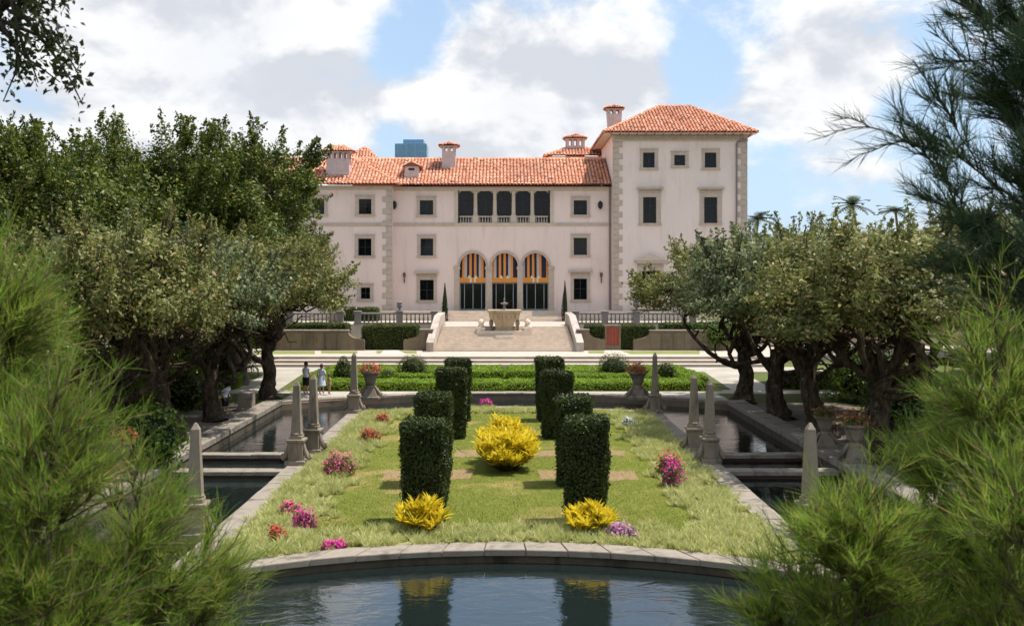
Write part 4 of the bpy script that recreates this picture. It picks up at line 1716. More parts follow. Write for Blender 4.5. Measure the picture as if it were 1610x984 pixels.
    b.build('wall', M['stucco'], V)
    for i, r in enumerate(lw):
        window(V, r, YT, sur=.32)
    b = MB()
    b.box(wl, wr + .02, YT - .10, YT + .02, zv(355, YT), zv(350.5, YT), .03)
    b.build('string_course', M['trim'], V)
    b = MB()
    b.box(wl, wr + .06, YT - .12, YT + .02, zt - .42, zt - .05)
    b.build('cornice', M['trim_pale'], V)
    # ---------------- right tower
    tl, tr = ux(963, YT), ux(1175, YT)
    tz = 20.25
    tw = [rect(1011, 1029.5, 240, 264, YT), rect(1060, 1077.5, 244, 260.5, YT), rect(1108, 1126.5, 240, 264, YT),
          rect(1011, 1032, 310, 351, YT), rect(1107, 1128, 310, 351, YT), rect(1009, 1036, 426, 476, YT), rect(1105, 1132, 426, 476, YT)]
    b = MB()
    wall_holes(b, tl, tr, 2.2, tz, YT, tw, .45)
    b.add([(tr, YT, 2.2), (tr, YT + 13, 2.2), (tr, YT + 13, tz), (tr, YT, tz)], [(0, 1, 2, 3)])
    b.add([(tl, YT, 2.2), (tl, YT + 13, 2.2), (tl, YT + 13, tz), (tl, YT, tz)], [(3, 2, 1, 0)])
    b.add([(tl, YT + 13, 2.2), (tr, YT + 13, 2.2), (tr, YT + 13, tz), (tl, YT + 13, tz)], [(3, 2, 1, 0)])
    b.build('wall', M['stucco_tower'], V)
    for i, r in enumerate(tw):
        w = window(V, r, YT, hood=i >= 3, sur=.30 if i < 3 else .42, bars=(2, 2) if i < 3 else (2, 3))
        if i >= 5:     # pediment and small balcony
            p = MB()
            xa, xb = r[0] - .8, r[1] + .8
            zp = r[3] + .42 + .34 + .23
            p.prism_y([(xa, zp), (xb, zp), ((xa + xb) / 2, zp + .75)], YT - .30, YT + .03)
            p.build('pediment', M['trim_pale'], w)
            p = MB()
            p.box(xa - .2, xb + .2, YT - 1.0, YT - .01, r[2] - .62, r[2] - .44)
            p.box(xa - .2, xb + .2, YT - 1.0, YT - .82, r[2] + .26, r[2] + .38)
            for q in range(9):
                x = xa + (q + .5) * (xb - xa) / 9
                p.lathe([(.05, r[2] - .44), (.09, r[2] - .25), (.04, r[2] + .05), (.06, r[2] + .26)], x, YT - .91, 7)
            p.build('balcony', M['trim_pale'], w)
    # frieze under the tower eave
    b = MB()
    b.box(tl - .06, tr + .06, YT - .10, YT + .02, zv(222.5, YT), zv(220.5, YT))
    b.box(tl - .03, tr + .03, YT - .04, YT + .02, zv(220.5, YT), tz)
    b.build('frieze', M['trim_pale'], V)
    b = MB()
    n = 46
    for k in range(n):
        x = tl + .2 + (tr - tl - .4) * (k + .5) / n
        b.box(x - .075, x + .075, YT - .16, YT - .041, zv(218.5, YT), zv(212, YT))
    b.build('dentils', M['trim'], V)
    b = MB()
    for k in range(17):
        x = tl - .6 + (tr - tl + 1.2) * (k + .5) / 17
        b.box(x - .07, x + .07, YT - .85, YT - .17, tz + .0, tz + .15)
    b.build('rafters', M['tile_under'], V)
    # ---------------- quoins
    def quoins(xe, sgn, y, z0, z1, side):
        n = int((z1 - z0) / .56)
        h = (z1 - z0) / n
        ms = {}
        for k in range(n):
            w = .98 if k % 2 else .62
            if k % 2 not in ms:
                q = MB()
                a, c = sorted((0, -sgn * w))
                q.add([(a, 0, .012), (c, 0, .012), (c, 0, h - .012), (a, 0, h - .012),
                       (a + .03, -.055, .04), (c - .03 if sgn < 0 else c, -.055, .04), (c - .03 if sgn < 0 else c, -.055, h - .04), (a + .03, -.055, h - .04)],
                      [(0, 1, 5, 4), (1, 2, 6, 5), (2, 3, 7, 6), (3, 0, 4, 7), (4, 5, 6, 7)])
                ms[k % 2] = q.mesh('quoin_stone')
            obj('quoin_stone', ms[k % 2], M['trim'], V, (xe, y - .002, z0 + k * h))
    quoins(wr, 1, YT, 2.6, zt - .45, 0)
    quoins(tl, -1, YT, 2.6, zv(223, YT), 0)
    quoins(tr, 1, YT, 2.6, zv(223, YT), 0)
    # downpipes
    for (x, y, z0, z1, bend) in ((ux(1157.5, YT), YT - .16, 3.3, zv(226, YT), 1.0), (tl - .18, YF - .14, 3.3, zt - .1, 0)):
        b = MB()
        pts = [(x, y, z0), (x, y, z1)]
        if bend:
            pts += [(x + .25, y - .02, z1 + .25), (x + bend, y - .05, z1 + .35)]
        b.tube(pts, .085, 8)
        b.build('downpipe', M['pipe'], V)
    # wall lanterns and sconces
    for u in (620.5, 943.5):
        x, z = ux(u, YF), zv(323, YF)
        b = MB()
        b.lathe([(.02, z - .42), (.10, z - .34), (.22, z - .2), (.24, z + .15), (.26, z + .17), (.12, z + .36), (.03, z + .42)], x, YF - .3, 8)
        b.box(x - .02, x + .02, YF - .3, YF, z + .30, z + .34)
        b.build('wall_lantern', M['iron'], V)
    for u in (636, 945):
        x, z = ux(u, YF), zv(437, YF)
        b = MB()
        b.lathe([(.02, z - .55), (.07, z - .3), (.05, z), (.13, z + .2), (.16, z + .42), (.05, z + .55)], x, YF - .22, 8)
        b.box(x - .03, x + .03, YF - .22, YF, z - .05, z + .02)
        b.build('wall_sconce', M['rust'], V)
    # ---------------- roofs
    def roof(name, slopes, ridges, seed):
        t, un = MB(), MB()
        for i, s in enumerate(slopes):
            tiles(t, un, *s, seed + i)
        for i, (p, q) in enumerate(ridges):
            ridge(t, p, q, seed + 50 + i)
        u = un.build('roof', M['tile_under'], V)
        o = t.build('roof_tiles', M['tile'], u)
        o['kind'] = 'stuff'
        return u
    ez = 15.43
    # middle: simple slope up to the ridge
    dy, dz = 6.4, 3.2
    L = math.hypot(dy, dz)
    xl, xr = -16.5, tl - .05
    roof('middle', [((xl, YF - .9, ez), (1, 0, 0), (0, dy, dz), L, lambda q: 0, lambda q: xr - xl),
                    ((xl, YF - .9 + 2 * dy, ez), (1, 0, 0), (0, -dy, dz), L, lambda q: 0, lambda q: xr - xl)],
         [((xl, YF - .9 + dy, ez + dz), (xr, YF - .9 + dy, ez + dz))], 100)
    # left wing: hip
    wy = YT - .85
    xl, xr = -27.8, wr + .75
    hip = 5.3
    D2 = 12.8 / 2
    dz2 = 3.15
    L = math.hypot(D2, dz2)
    L2 = math.hypot(hip, dz2)
    roof('wing', [((xl, wy, ez - .02), (1, 0, 0), (0, D2, dz2), L, lambda q: 0, lambda q: xr - xl - q * hip / L),
                  ((xr, wy, ez - .02), (0, 1, 0), (-hip, 0, dz2), L2, lambda q: q * D2 / L2, lambda q: 2 * D2 - q * D2 / L2)],
         [((xr, wy, ez), (xr - hip, wy + D2, ez + dz2)), ((xl, wy + D2, ez + dz2), (xr - hip, wy + D2, ez + dz2))], 200)
    # tower: four hips
    ty = YT - .95
    xa, xb = tl - .95, tr + .8
    W = xb - xa
    z = 20.42
    D2, rise = 7.4, 3.65
    ra, rb = ux(1035, ty + D2) - xa, ux(1086, ty + D2) - xa
    L = math.hypot(D2, rise)
    La, Lb = math.hypot(ra, rise), math.hypot(W - rb, rise)
    roof('tower', [((xa, ty, z), (1, 0, 0), (0, D2, rise), L, lambda q: q * ra / L, lambda q: W - q * (W - rb) / L),
                   ((xa, ty + 2 * D2, z), (1, 0, 0), (0, -D2, rise), L, lambda q: q * ra / L, lambda q: W - q * (W - rb) / L),
                   ((xa, ty, z), (0, 1, 0), (ra, 0, rise), La, lambda q: q * D2 / La, lambda q: 2 * D2 - q * D2 / La),
                   ((xb, ty, z), (0, 1, 0), (-(W - rb), 0, rise), Lb, lambda q: q * D2 / Lb, lambda q: 2 * D2 - q * D2 / Lb)],
         [((xa, ty, z), (xa + ra, ty + D2, z + rise)), ((xb, ty, z), (xa + rb, ty + D2, z + rise)),
          ((xa + ra, ty + D2, z + rise), (xa + rb, ty + D2, z + rise))], 300)
    # eave soffits
    b = MB()
    b.box(xa + .05, xb - .05, ty + .05, ty + .95, z - .12, z - .05)
    b.box(xa + .05, xa + .95, ty + .951, ty + 14, z - .12, z - .05)
    b.build('soffit', M['trim_pale'], V)
    # ---------------- chimneys
    Y = 100.0
    chimney(V, ux(531, Y), Y, 36 / 16, 1.3, 15.6, zv(249.5, Y), zv(240, Y), 46 / 16, 4, 401)
    Y = 103.0
    s = Y / FPX
    chimney(V, ux(705.5, Y), Y, 21 * s, 1.3, 16.6, zv(238, Y), zv(231, Y), 28 * s, 2, 402)
    Y = 104.5
    s = Y / FPX
    chimney(V, ux(966.5, Y), Y, 17 * s, 1.2, 20.6, zv(179, Y), zv(172.5, Y), 27 * s, 2, 403, 1.32)
    Y = 100.6
    s = Y / FPX
    b = MB()
    x = ux(647, Y)
    b.frustum(x - .78, x + .78, Y, Y + 2.0, 15.6, zv(262, Y), x - .66, x + .66, Y, Y + 2.0)
    c = b.build('roof_vent', M['chimney'], V)
    b = MB()
    b.box(x - .3, x + .3, Y - .02, Y + .2, zv(268, Y), zv(264.5, Y))
    b.build('vent_slot', M['iron'], c)
    b, un = MB(), MB()
    z = zv(262, Y)
    for sg in (-1, 1):
        tiles(b, un, (x + sg * .85, Y - .15, z), (0, 1, 0), (-sg * .85, 0, .42), math.hypot(.85, .42), lambda q: 0, lambda q: 2.2, 410 + sg, .26, .3)
    un.prism_y([(x - .8, z), (x + .8, z), (x, z + .4)], Y - .05, Y + 2)
    b.tube([(x, Y - .15, z + .45), (x, Y + 2, z + .45)], .12, 6)
    o = b.build('vent_tiles', M['tile'], c)
    o['kind'] = 'stuff'
    un.build('vent_underlay', M['tile_under'], c)
    # roofs further back
    def lantern_roof(u0, u1, ve, vr, Y, dep, seed, body=2.5):
        xa, xb = ux(u0, Y), ux(u1, Y)
        z, zr = zv(ve, Y), zv(vr, Y)
        W, D2, h = xb - xa, dep / 2, zr - zv(ve, Y) + .35
        b = MB()
        b.box(xa + .5, xb - .5, Y + .5, Y + dep - .5, z - body, z - .02)
        b.build('wall', M['stucco'], V)
        L = math.hypot(D2, h)
        hx = min(W * .42, D2 * 1.1)
        L2 = math.hypot(hx, h)
        roof('lantern', [((xa, Y, z), (1, 0, 0), (0, D2, h), L, lambda q: q * hx / L, lambda q: W - q * hx / L),
                         ((xa, Y, z), (0, 1, 0), (hx, 0, h), L2, lambda q: q * D2 / L2, lambda q: 2 * D2 - q * D2 / L2),
                         ((xb, Y, z), (0, 1, 0), (-hx, 0, h), L2, lambda q: q * D2 / L2, lambda q: 2 * D2 - q * D2 / L2)],
             [((xa, Y, z), (xa + hx, Y + D2, z + h)), ((xb, Y, z), (xb - hx, Y + D2, z + h)), ((xa + hx, Y + D2, z + h), (xb - hx, Y + D2, z + h))], seed)
    lantern_roof(549, 592, 249, 236, 112, 3.0, 500)
    lantern_roof(856, 960, 245, 233, 110, 5.0, 520)
    Y = 112.0
    s = Y / FPX
    chimney(V, ux(905, Y), Y, 29 * s, 1.6, 18.5, zv(229, Y), zv(219, Y), 33 * s, 3, 530)
    return V


build_villa()


# ================================================================ island planting
def build_island_plants():
    bases = [rounded_leaf_box(1.14, 1.05, 2.75, 1250, .07, 61 + q, .14, .028, .045 + .008 * q, .05) for q in range(3)]
    spots = [(-2.12, 26.9, 1.0, 'nearest clipped column hedge left of the lawn axis, behind yellow croton'),
             (2.14, 26.9, 1.0, 'nearest clipped column hedge right of the lawn axis, behind yellow croton'),
             (-2.23, 31.9, 1.04, 'second clipped column hedge in the left row, half hidden by the nearest'),
             (2.15, 31.9, 1.02, 'second clipped column hedge in the right row, half hidden by the nearest'),
             (-2.17, 41.1, 1.05, 'third clipped column hedge in the left row, behind the big croton'),
             (2.09, 41.1, 1.05, 'third clipped column hedge in the right row, behind the big croton'),
             (-2.12, 46.1, 1.05, 'farthest clipped column hedge in the left row'),
             (2.0, 46.1, 1.05, 'farthest clipped column hedge in the right row')]
    for i, (x, y, s, lb) in enumerate(spots):
        rz = (0, math.pi, math.pi / 2, -math.pi / 2)[i % 4] + .03 * (i - 3)
        sc = (s, s, 1.0 + .012 * ((i * 7) % 5 - 2))
        h = hedge_thing('topiary_hedge', lb, 'hedge', bases[i % 3], M['leaf_topiary'], (x, y, 0), rz, 'clipped column hedges in two rows')
        h.scale = sc
    croton('yellow croton at the foot of the nearest left column hedge', (-2.08, 25.75, 0), .72, .88, 71)
    croton('yellow croton at the foot of the nearest right column hedge', (2.18, 25.8, 0), .68, .74, 72)
    croton('large yellow croton in the middle of the lawn, the nearer of two', (.08, 34.2, 0), 1.28, 1.42, 73, 100)
    croton('large yellow croton in the middle of the lawn, behind the nearer one', (.02, 35.7, 0), 1.25, 1.62, 74, 90)
    fl = [(472, 835, .48, .48, 'magenta', 'magenta flowers in the left border nearest the pond corner', 1),
          (437, 850, .30, .34, 'red', 'small coral red flowers beside the nearest magenta clump', 1),
          (523, 864, .34, .18, 'magenta', 'low purple flowers against the front coping left of the croton', .6),
          (455, 812, .40, .34, 'pink', 'sparse pale pink flowers behind the nearest magenta clump', 2),
          (530, 748, .72, .75, 'pink', 'tall pink flowers in the left border before the obelisk pair', 1.5),
          (584, 696, .52, .5, 'red', 'coral red flowers midway along the left border', 1),
          (602, 668, .45, .48, 'red', 'crimson flowers near the far end of the left border', 1),
          (766, 642, .45, .42, 'magenta', 'magenta flowers at the far end of the lawn axis', 1.4),
          (1065, 766, .55, .85, 'magenta', 'bright magenta bougainvillea in the right border before the obelisk pair', 1.3),
          (1052, 752, .55, .80, 'red', 'dull red flowers behind the bright magenta bougainvillea', 2),
          (988, 672, .42, .42, 'white', 'white flowers at the far end of the right border', 1.5),
          (980, 850, .50, .36, 'mauve', 'mauve flowers beside the right front croton', 1.5)]
    for i, (u, v, rx, h, c, lb, lf) in enumerate(fl):
        Y = EYE * FPX / (v - VPY)
        flower_clump(lb, (ux(u, Y), Y + .1, 0), rx * .8, h, c, 80 + i, leafy=lf)


build_island_plants()


# ================================================================ obelisks and planters
def build_obelisks():
    t = thing('stone_obelisk', 'weathered stone obelisk at the far left corner of the island', 'obelisk', (-7.15, 48.2, .06), 0, 'stone obelisks around the island')
    b = MB()
    b.box(-.42, .42, -.42, .42, 0, .16, .02)
    b.build('plinth', M['obelisk'], t)
    b = MB()
    b.box(-.30, .30, -.30, .30, .161, .74)
    b.frustum(-.30, .30, -.30, .30, .74, .80, -.37, .37, -.37, .37)
    b.box(-.37, .37, -.37, .37, .80, .88, .015)
    b.build('pedestal', M['obelisk'], t)
    b = MB()
    b.box(-.25, .25, -.25, .25, .881, 1.0, .02)
    b.lathe([(.24, 1.0), (.27, 1.05), (.24, 1.10)], n=12)
    b.build('torus_base', M['obelisk'], t)
    b = MB()
    b.frustum(-.205, .205, -.205, .205, 1.101, 2.70, -.125, .125, -.125, .125)
    b.frustum(-.125, .125, -.125, .125, 2.70, 2.86, -.03, .03, -.03, .03, base=False)
    b.build('shaft', M['obelisk'], t)
    for sx in (-1, 1):
        b = MB()
        pts = [(sx * .30, -.1, .70), (sx * .36, -.1, .5), (sx * .46, -.1, .3), (sx * .56, -.1, .2), (sx * .62, -.1, .26), (sx * .58, -.1, .34), (sx * .52, -.1, .3)]
        b.tube(pts, [.07, .09, .11, .10, .08, .06, .04], 8)
        b.build('scroll', M['obelisk'], t)
    for i, (x, y, lb) in enumerate([(7.10, 48.2, 'weathered stone obelisk at the far right corner of the island'),
                                    (-7.02, 37.3, 'farther of the paired obelisks beside the left weir'),
                                    (-7.16, 35.0, 'nearer of the paired obelisks beside the left weir'),
                                    (6.98, 37.6, 'farther of the paired obelisks beside the right weir'),
                                    (7.10, 35.3, 'nearer of the paired obelisks beside the right weir'),
                                    (-7.72, 25.4, 'nearest left obelisk rising above the feathery pine'),
                                    (7.62, 25.4, 'nearest right obelisk rising above the feathery pine')]):
        dup(t, (x, y, .06 if i < 5 else .0), .04 * (i - 3), lb, scale=(.82, .82, 1.0))
    t.scale = (.82, .82, 1.0)
    # blocks below the two nearest obelisks (they stand on corner bastions in the water)
    for sx, lb in ((-1, 'square stone bastion in the water under the nearest left obelisk'), (1, 'square stone bastion in the water under the nearest right obelisk')):
        w = MB()
        x = 7.72 if sx < 0 else 7.62
        w.box(sx * x - .55 if sx > 0 else -x - .55, sx * x + .55 if sx > 0 else -x + .55, 24.85, 25.95, -1.6, -.02)
        tag(w.build('stone_bastion', M['wallstone']), lb, 'stone block', 'bastions under the nearest obelisks')


def planter(label, x, y, z, s, colour, seed, group, leafy=1.0):
    """carved stone pot on a scrolled foot with flowers"""
    t = thing('stone_planter', label, 'planter', (x, y, z), 0, group)
    t.scale = (s, s, s)
    b = MB()
    b.box(-.45, .45, -.40, .40, 0, .14, .02)
    b.frustum(-.36, .36, -.32, .32, .14, .5, -.22, .22, -.2, .2)
    for sx in (-1, 1):
        b.tube([(sx * .2, 0, .62), (sx * .32, 0, .45), (sx * .45, 0, .26), (sx * .52, 0, .2), (sx * .55, 0, .3)], [.06, .09, .11, .10, .06], 8)
    b.build('foot', M['obelisk'], t)
    b = MB()
    b.lathe([(.2, .502), (.2, .6), (.17, .68), (.25, .8), (.30, 1.0), (.36, 1.16), (.46, 1.26), (.46, 1.34), (.38, 1.34), (.3, 1.25)], n=16)
    b.build('pot', M['obelisk'], t)
    rng = np.random.RandomState(seed)
    m = 420
    d = unit(rng.normal(size=(m, 3)))
    d[:, 2] = np.abs(d[:, 2])
    P = d * np.array([.54, .50, .42]) * rng.uniform(.4, 1, (m, 1)) + np.array([0, 0, 1.3])
    sz = .10 * rng.uniform(.6, 1.3, m)
    V, F = leaf_quads(P, unit(d + rng.normal(size=(m, 3)) * .6), sz, sz * .5, rng)
    obj('foliage', mesh_np('foliage', V, [F]), M['leaf_shrub'], t)
    m = 190
    d = unit(rng.normal(size=(m, 3)))
    d[:, 2] = np.abs(d[:, 2])
    P = d * np.array([.58, .58, .48]) * rng.uniform(.6, 1.15, (m, 1)) + np.array([0, 0, 1.32])
    sz = .10 * rng.uniform(.6, 1.3, m)
    V, F = leaf_quads(P, unit(d + rng.normal(size=(m, 3)) * .6), sz, sz * .8, rng)
    obj('blossoms', mesh_np('blossoms', V, [F]), M['fl_' + colour], t)
    return t


build_obelisks()
G = 'stone planters around the pools'
planter('stone planter of red flowers behind the island, left of the axis', -7.0, 52.9, .14, 1.08, 'red', 201, G)
planter('stone planter of red flowers behind the island, right of the axis', 6.9, 52.9, .14, 1.08, 'red', 202, G)
planter('stone planter of orange plants on the right kerb wall between tree trunks', 11.75, 37.4, .26, .85, 'orange', 203, G)
planter('nearest stone planter on the right kerb wall beside the thick trunk', 11.8, 34.4, .26, .95, 'orange', 204, G)
planter('stone planter of reddish leaves in the shade on the left kerb wall', -11.8, 31.3, .26, .9, 'red', 205, G)
for i, (x, y, lb) in enumerate([(12.6, 47.2, 'plain grey stone block between trunks beside the right canal'),
                                (-12.6, 49.6, 'plain grey stone block between trunks beside the left canal')]):
    b = MB()
    b.box(-.34, .34, -.34, .34, 0, .85, .03)
    b.box(-.42, .42, -.42, .42, -.01, .12, .02)
    tag(b.build('stone_block', M['coping'], None, (x, y, .01)), lb, 'stone block', 'stone blocks beside the canals')


# ================================================================ parterre
def build_parterre():
    G = 'low parterre hedges'
    rows = [((-11.8, 59.0), (-.04, 59.0), 2.4, .48, 'low bright green parterre hedge nearest the moat, left half'),
            ((.04, 59.0), (11.6, 59.0), 2.4, .48, 'low bright green parterre hedge nearest the moat, right half'),
            ((-12.0, 66.8), (-.04, 66.8), 4.6, .5, 'broad low parterre hedge before the steps, left half'),
            ((.04, 66.8), (12.0, 66.8), 4.6, .5, 'broad low parterre hedge before the steps, right half'),
            ((-9.5, 62.6), (-2.8, 62.6), 1.2, .5, 'short low hedge inside the parterre, left of the axis'),
            ((2.8, 62.6), (9.5, 62.6), 1.2, .5, 'short low hedge inside the parterre, right of the axis')]
    for i, (p, q, w, h, lb) in enumerate(rows):
        m = rounded_leaf_box(q[0] - p[0], w, h, 420, .09, 300 + i, 0, .035, .05, .10)
        hedge_thing('parterre_hedge', lb, 'hedge', m, M['leaf_box'], ((p[0] + q[0]) / 2, p[1], 0), 0, G)
    for i, (x, y, ly, lb) in enumerate([(-11.3, 62.6, 5.4, 'low hedge closing the parterre at its left end'),
                                        (11.3, 62.6, 5.4, 'low hedge closing the parterre at its right end')]):
        m = rounded_leaf_box(1.3, ly, .58, 420, .09, 320 + i, 0, .035, .05, .10)
        hedge_thing('parterre_hedge', lb, 'hedge', m, M['leaf_box'], (x, y, 0), 0, G)
    for i, (x0, x1, y, lb) in enumerate([(-22, -15.6, 60, 'low hedge left of the gravel path under the trees'),
                                         (16, 23, 60, 'low hedge right of the gravel path behind the trunks')]):
        m = rounded_leaf_box(x1 - x0, 2.2, .8, 300, .10, 330 + i, 0, .04, .06, .1)
        hedge_thing('parterre_hedge', lb, 'hedge', m, M['leaf_box'], ((x0 + x1) / 2, y, 0), 0, G)
    G = 'round shrubs of the parterre'
    for i, (u, Y, r, h, lb) in enumerate([(649, 64.2, .92, .78, 'round clipped ball shrub in the parterre left of the axis'),
                                          (965, 64.2, .96, .80, 'round clipped ball shrub in the parterre right of the axis'),
                                          (1047, 64.0, .62, .6, 'small shrub beside the far right obelisk'),
                                          (610, 62.5, .55, .42, 'small dark shrub beside the left red flower planter')]):
        m = ball_leaf(r, h, 260, .09, 340 + i)
        hedge_thing('ball_shrub', lb, 'shrub', m, M['leaf_hedge'], (ux(u, Y), Y, 0), 0, G)
    m = ball_leaf(.72, .80, 300, .09, 350, .07, .45)
    hedge_thing('ball_shrub', 'cone shaped shrub between the visitors and the far left obelisk', 'shrub', m, M['leaf_hedge'], (ux(540, 62), 62, 0), 0, G)
    # turf inside the parterre
    b = MB()
    b.add([(-12.4, 57.8, .012), (12.4, 57.8, .012), (12.8, 69.4, .012), (-12.8, 69.4, .012)], [(0, 1, 2, 3)])
    structure(b.build('parterre_turf', M['lawn']), 'turf inside the parterre')
    for sx in (-1, 1):
        # slim cypresses by the arcade
        m = ball_leaf(.36, 1.85, 300, .10, 360 + sx, .06, .86)
        x = ux(699.5, 96) if sx < 0 else ux(888, 96)
        hedge_thing('cypress', 'slim dark cypress beside the %s end of the arcade' % ('left' if sx < 0 else 'right'), 'cypress', m, M['leaf_cypress'],
                    (x, 95.9, 2.3), 0, 'slim cypresses beside the arcade')


build_parterre()


# ================================================================ trees
def build_trees():
    # --- gnarled row trees along the canals
    row = [gen_tree(901 + i, 3.3 + .2 * i, .42, 6.4, (4.5, 4.3, 2.35), 12, 250, .66, 190, .17, .24, (0.4, .2 - .3 * i), -.55, .30, n_shoot=150, shoot=.7)
           for i in range(3)]
    G = 'gnarled trees in rows along the canals'
    R_ = [(12.3, 52.3, 0, 0.3, .93, 'gnarled tree at far end of the right canal, its branches before the tower'),
          (12.6, 46.5, 1, 1.9, .90, 'second gnarled tree along the right canal behind the grey block'),
          (12.9, 41.4, 2, 3.5, .92, 'third gnarled tree along the right canal with thick dark trunk'),
          (13.0, 35.8, 0, 4.4, .90, 'nearest gnarled tree along the right canal by the stone planters'),
          (18.8, 47.0, 1, 5.0, .98, 'gnarled tree in the second row on the right'),
          (20.2, 38.0, 2, 0.9, 1.0, 'nearest gnarled tree in the second row on the right'),
          (19.5, 58.0, 0, 2.4, 1.0, 'farthest gnarled tree in the second row on the right'),
          (27.5, 52.0, 2, 2.0, 1.12, 'tall gnarled tree at the back on the right')]
    first = {}
    for i, (x, y, k, rz, s, lb) in enumerate(R_):
        leaf = M['leaf_row']
        if k not in first:
            first[k] = tree_thing('gnarled_tree', lb, 'tree', row[k], (M['bark_pale'], M['leaf_row'] if k != 2 else M['leaf_blue']), (x, y, 0), rz, (s * 1.15, s * 1.15, s), G)
        else:
            dup(first[k], (x, y, 0), rz, lb, scale=(s * 1.15, s * 1.15, s))
    L_ = [(-12.5, 54.0, 0, 1.2, .95, 'gnarled tree at far end of the left canal, light green against the house'),
          (-13.0, 45.8, 1, 2.5, .93, 'second gnarled tree along the left canal in deep shade'),
          (-13.1, 40.2, 2, 4.0, .92, 'third gnarled tree along the left canal with yellowish crown'),
          (-13.6, 34.2, 0, 5.2, .90, 'nearest gnarled tree along the left canal with bare twisted limbs'),
          (-17.5, 29.0, 1, 0.4, .86, 'gnarled tree at the far left behind the feathery pine')]
    for i, (x, y, k, rz, s, lb) in enumerate(L_):
        dup(first[k], (x, y, 0), rz, lb, scale=s)
    # --- tall evergreen oaks on the left
    big = [gen_tree(951 + i, 5.0, .55, 9.4, (5.2, 5.0, 5.6), 9, 430, .78, 230, .21, .13, (0, 0), -.85, .25, zst=1.15, n_shoot=190, shoot=1.15) for i in range(2)]
    G = 'tall dark oaks on the left'
    B_ = [(-16.0, 61.0, 0, 0.2, .93, 'tall dark oak nearest the house, its crown beside the chimney'),
          (-21.3, 57.5, 1, 1.6, .97, 'tall dark oak in the middle of the left grove, highest crown'),
          (-25.2, 52.0, 0, 2.8, .86, 'tall oak with yellow green crown in the left grove'),
          (-30.8, 57.0, 1, 4.1, .92, 'tall oak at the far left edge of the grove'),
          (-17.8, 67.0, 1, 3.3, .98, 'tall dark oak behind the others, touching the left end of the roof'),
          (-19.0, 45.5, 1, 5.3, .80, 'lower dark oak filling the shade behind the left canal trees'),
          (-24.5, 43.0, 0, 0.9, .84, 'lower dark oak at the left edge behind the feathery pine')]
    f2 = {}
    for i, (x, y, k, rz, s, lb) in enumerate(B_):
        if k not in f2:
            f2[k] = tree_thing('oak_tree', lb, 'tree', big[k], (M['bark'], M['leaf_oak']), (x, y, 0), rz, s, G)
        else:
            dup(f2[k], (x, y, 0), rz, lb, scale=s)
    # --- shrubs by the canals; large dark ones at left added to deepen the shade
    G = 'leafy shrubs by the canals'
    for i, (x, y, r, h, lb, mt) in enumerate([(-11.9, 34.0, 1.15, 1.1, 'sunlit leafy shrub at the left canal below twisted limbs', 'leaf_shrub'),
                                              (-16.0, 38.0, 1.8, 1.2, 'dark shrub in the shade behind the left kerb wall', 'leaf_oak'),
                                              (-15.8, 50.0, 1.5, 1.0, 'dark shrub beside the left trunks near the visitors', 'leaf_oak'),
                                              (-18.5, 50.0, 2.2, 1.7, 'large dark shrub added for shade deep in the left grove', 'leaf_oak'),
                                              (-17.5, 44.0, 2.0, 1.6, 'dark shrub added for shade between the left trunks and the grove', 'leaf_oak'),
                                              (-16.5, 32.0, 2.0, 1.5, 'dark shrub added for shade at left behind the shaded planter', 'leaf_oak'),
                                              (-19.5, 57.5, 2.4, 1.9, 'dark shrub added for shade at the far end of the left grove', 'leaf_oak'),
                                              (-18.0, 64.0, 2.2, 1.6, 'dark shrub added for shade behind the low hedge on the left', 'leaf_oak'),
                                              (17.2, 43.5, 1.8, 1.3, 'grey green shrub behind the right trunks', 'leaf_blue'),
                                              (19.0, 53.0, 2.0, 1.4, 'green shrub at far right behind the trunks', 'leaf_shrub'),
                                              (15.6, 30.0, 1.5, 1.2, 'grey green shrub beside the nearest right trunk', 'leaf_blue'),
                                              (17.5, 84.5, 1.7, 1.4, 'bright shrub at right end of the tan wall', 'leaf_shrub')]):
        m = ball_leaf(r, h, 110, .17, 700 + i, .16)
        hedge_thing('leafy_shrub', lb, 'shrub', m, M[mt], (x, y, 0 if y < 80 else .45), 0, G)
    # --- leaning trunk at left of the terrace
    # --- hedge-like trees far right and left to close the view
    far = gen_tree(977, 3.0, .35, 6.2, (4.8, 4.8, 3.6), 6, 150, .95, 160, .32, .12, (0, 0), -.7, .5, n_shoot=80, shoot=1.2)
    G = 'background trees beside the house'
    r0 = None
    for i, (x, y, s, rz, lb) in enumerate([(31, 84, .92, 0, 'background tree right of the tower, nearest the house'),
                                           (39, 78, 1.0, 1.1, 'background tree at right, second from the tower'),
                                           (33, 66, .86, 2.2, 'background tree at right behind the gnarled row'),
                                           (43, 66, 1.0, 3.0, 'background tree at the right edge behind the feathery pine'),
                                           (-27, 76, 1.3, 4.0, 'background tree at left behind the oaks'),
                                           (-37, 70, 1.4, 5.0, 'background tree at the left edge behind the oaks'),
                                           (51, 88, 1.3, .6, 'background tree farthest to the right')]):
        if r0 is None:
            r0 = tree_thing('background_tree', lb, 'tree', far, (M['bark'], M['leaf_row']), (x, y, 0), rz, s, G)
        else:
            dup(r0, (x, y, 0), rz, lb, scale=s)


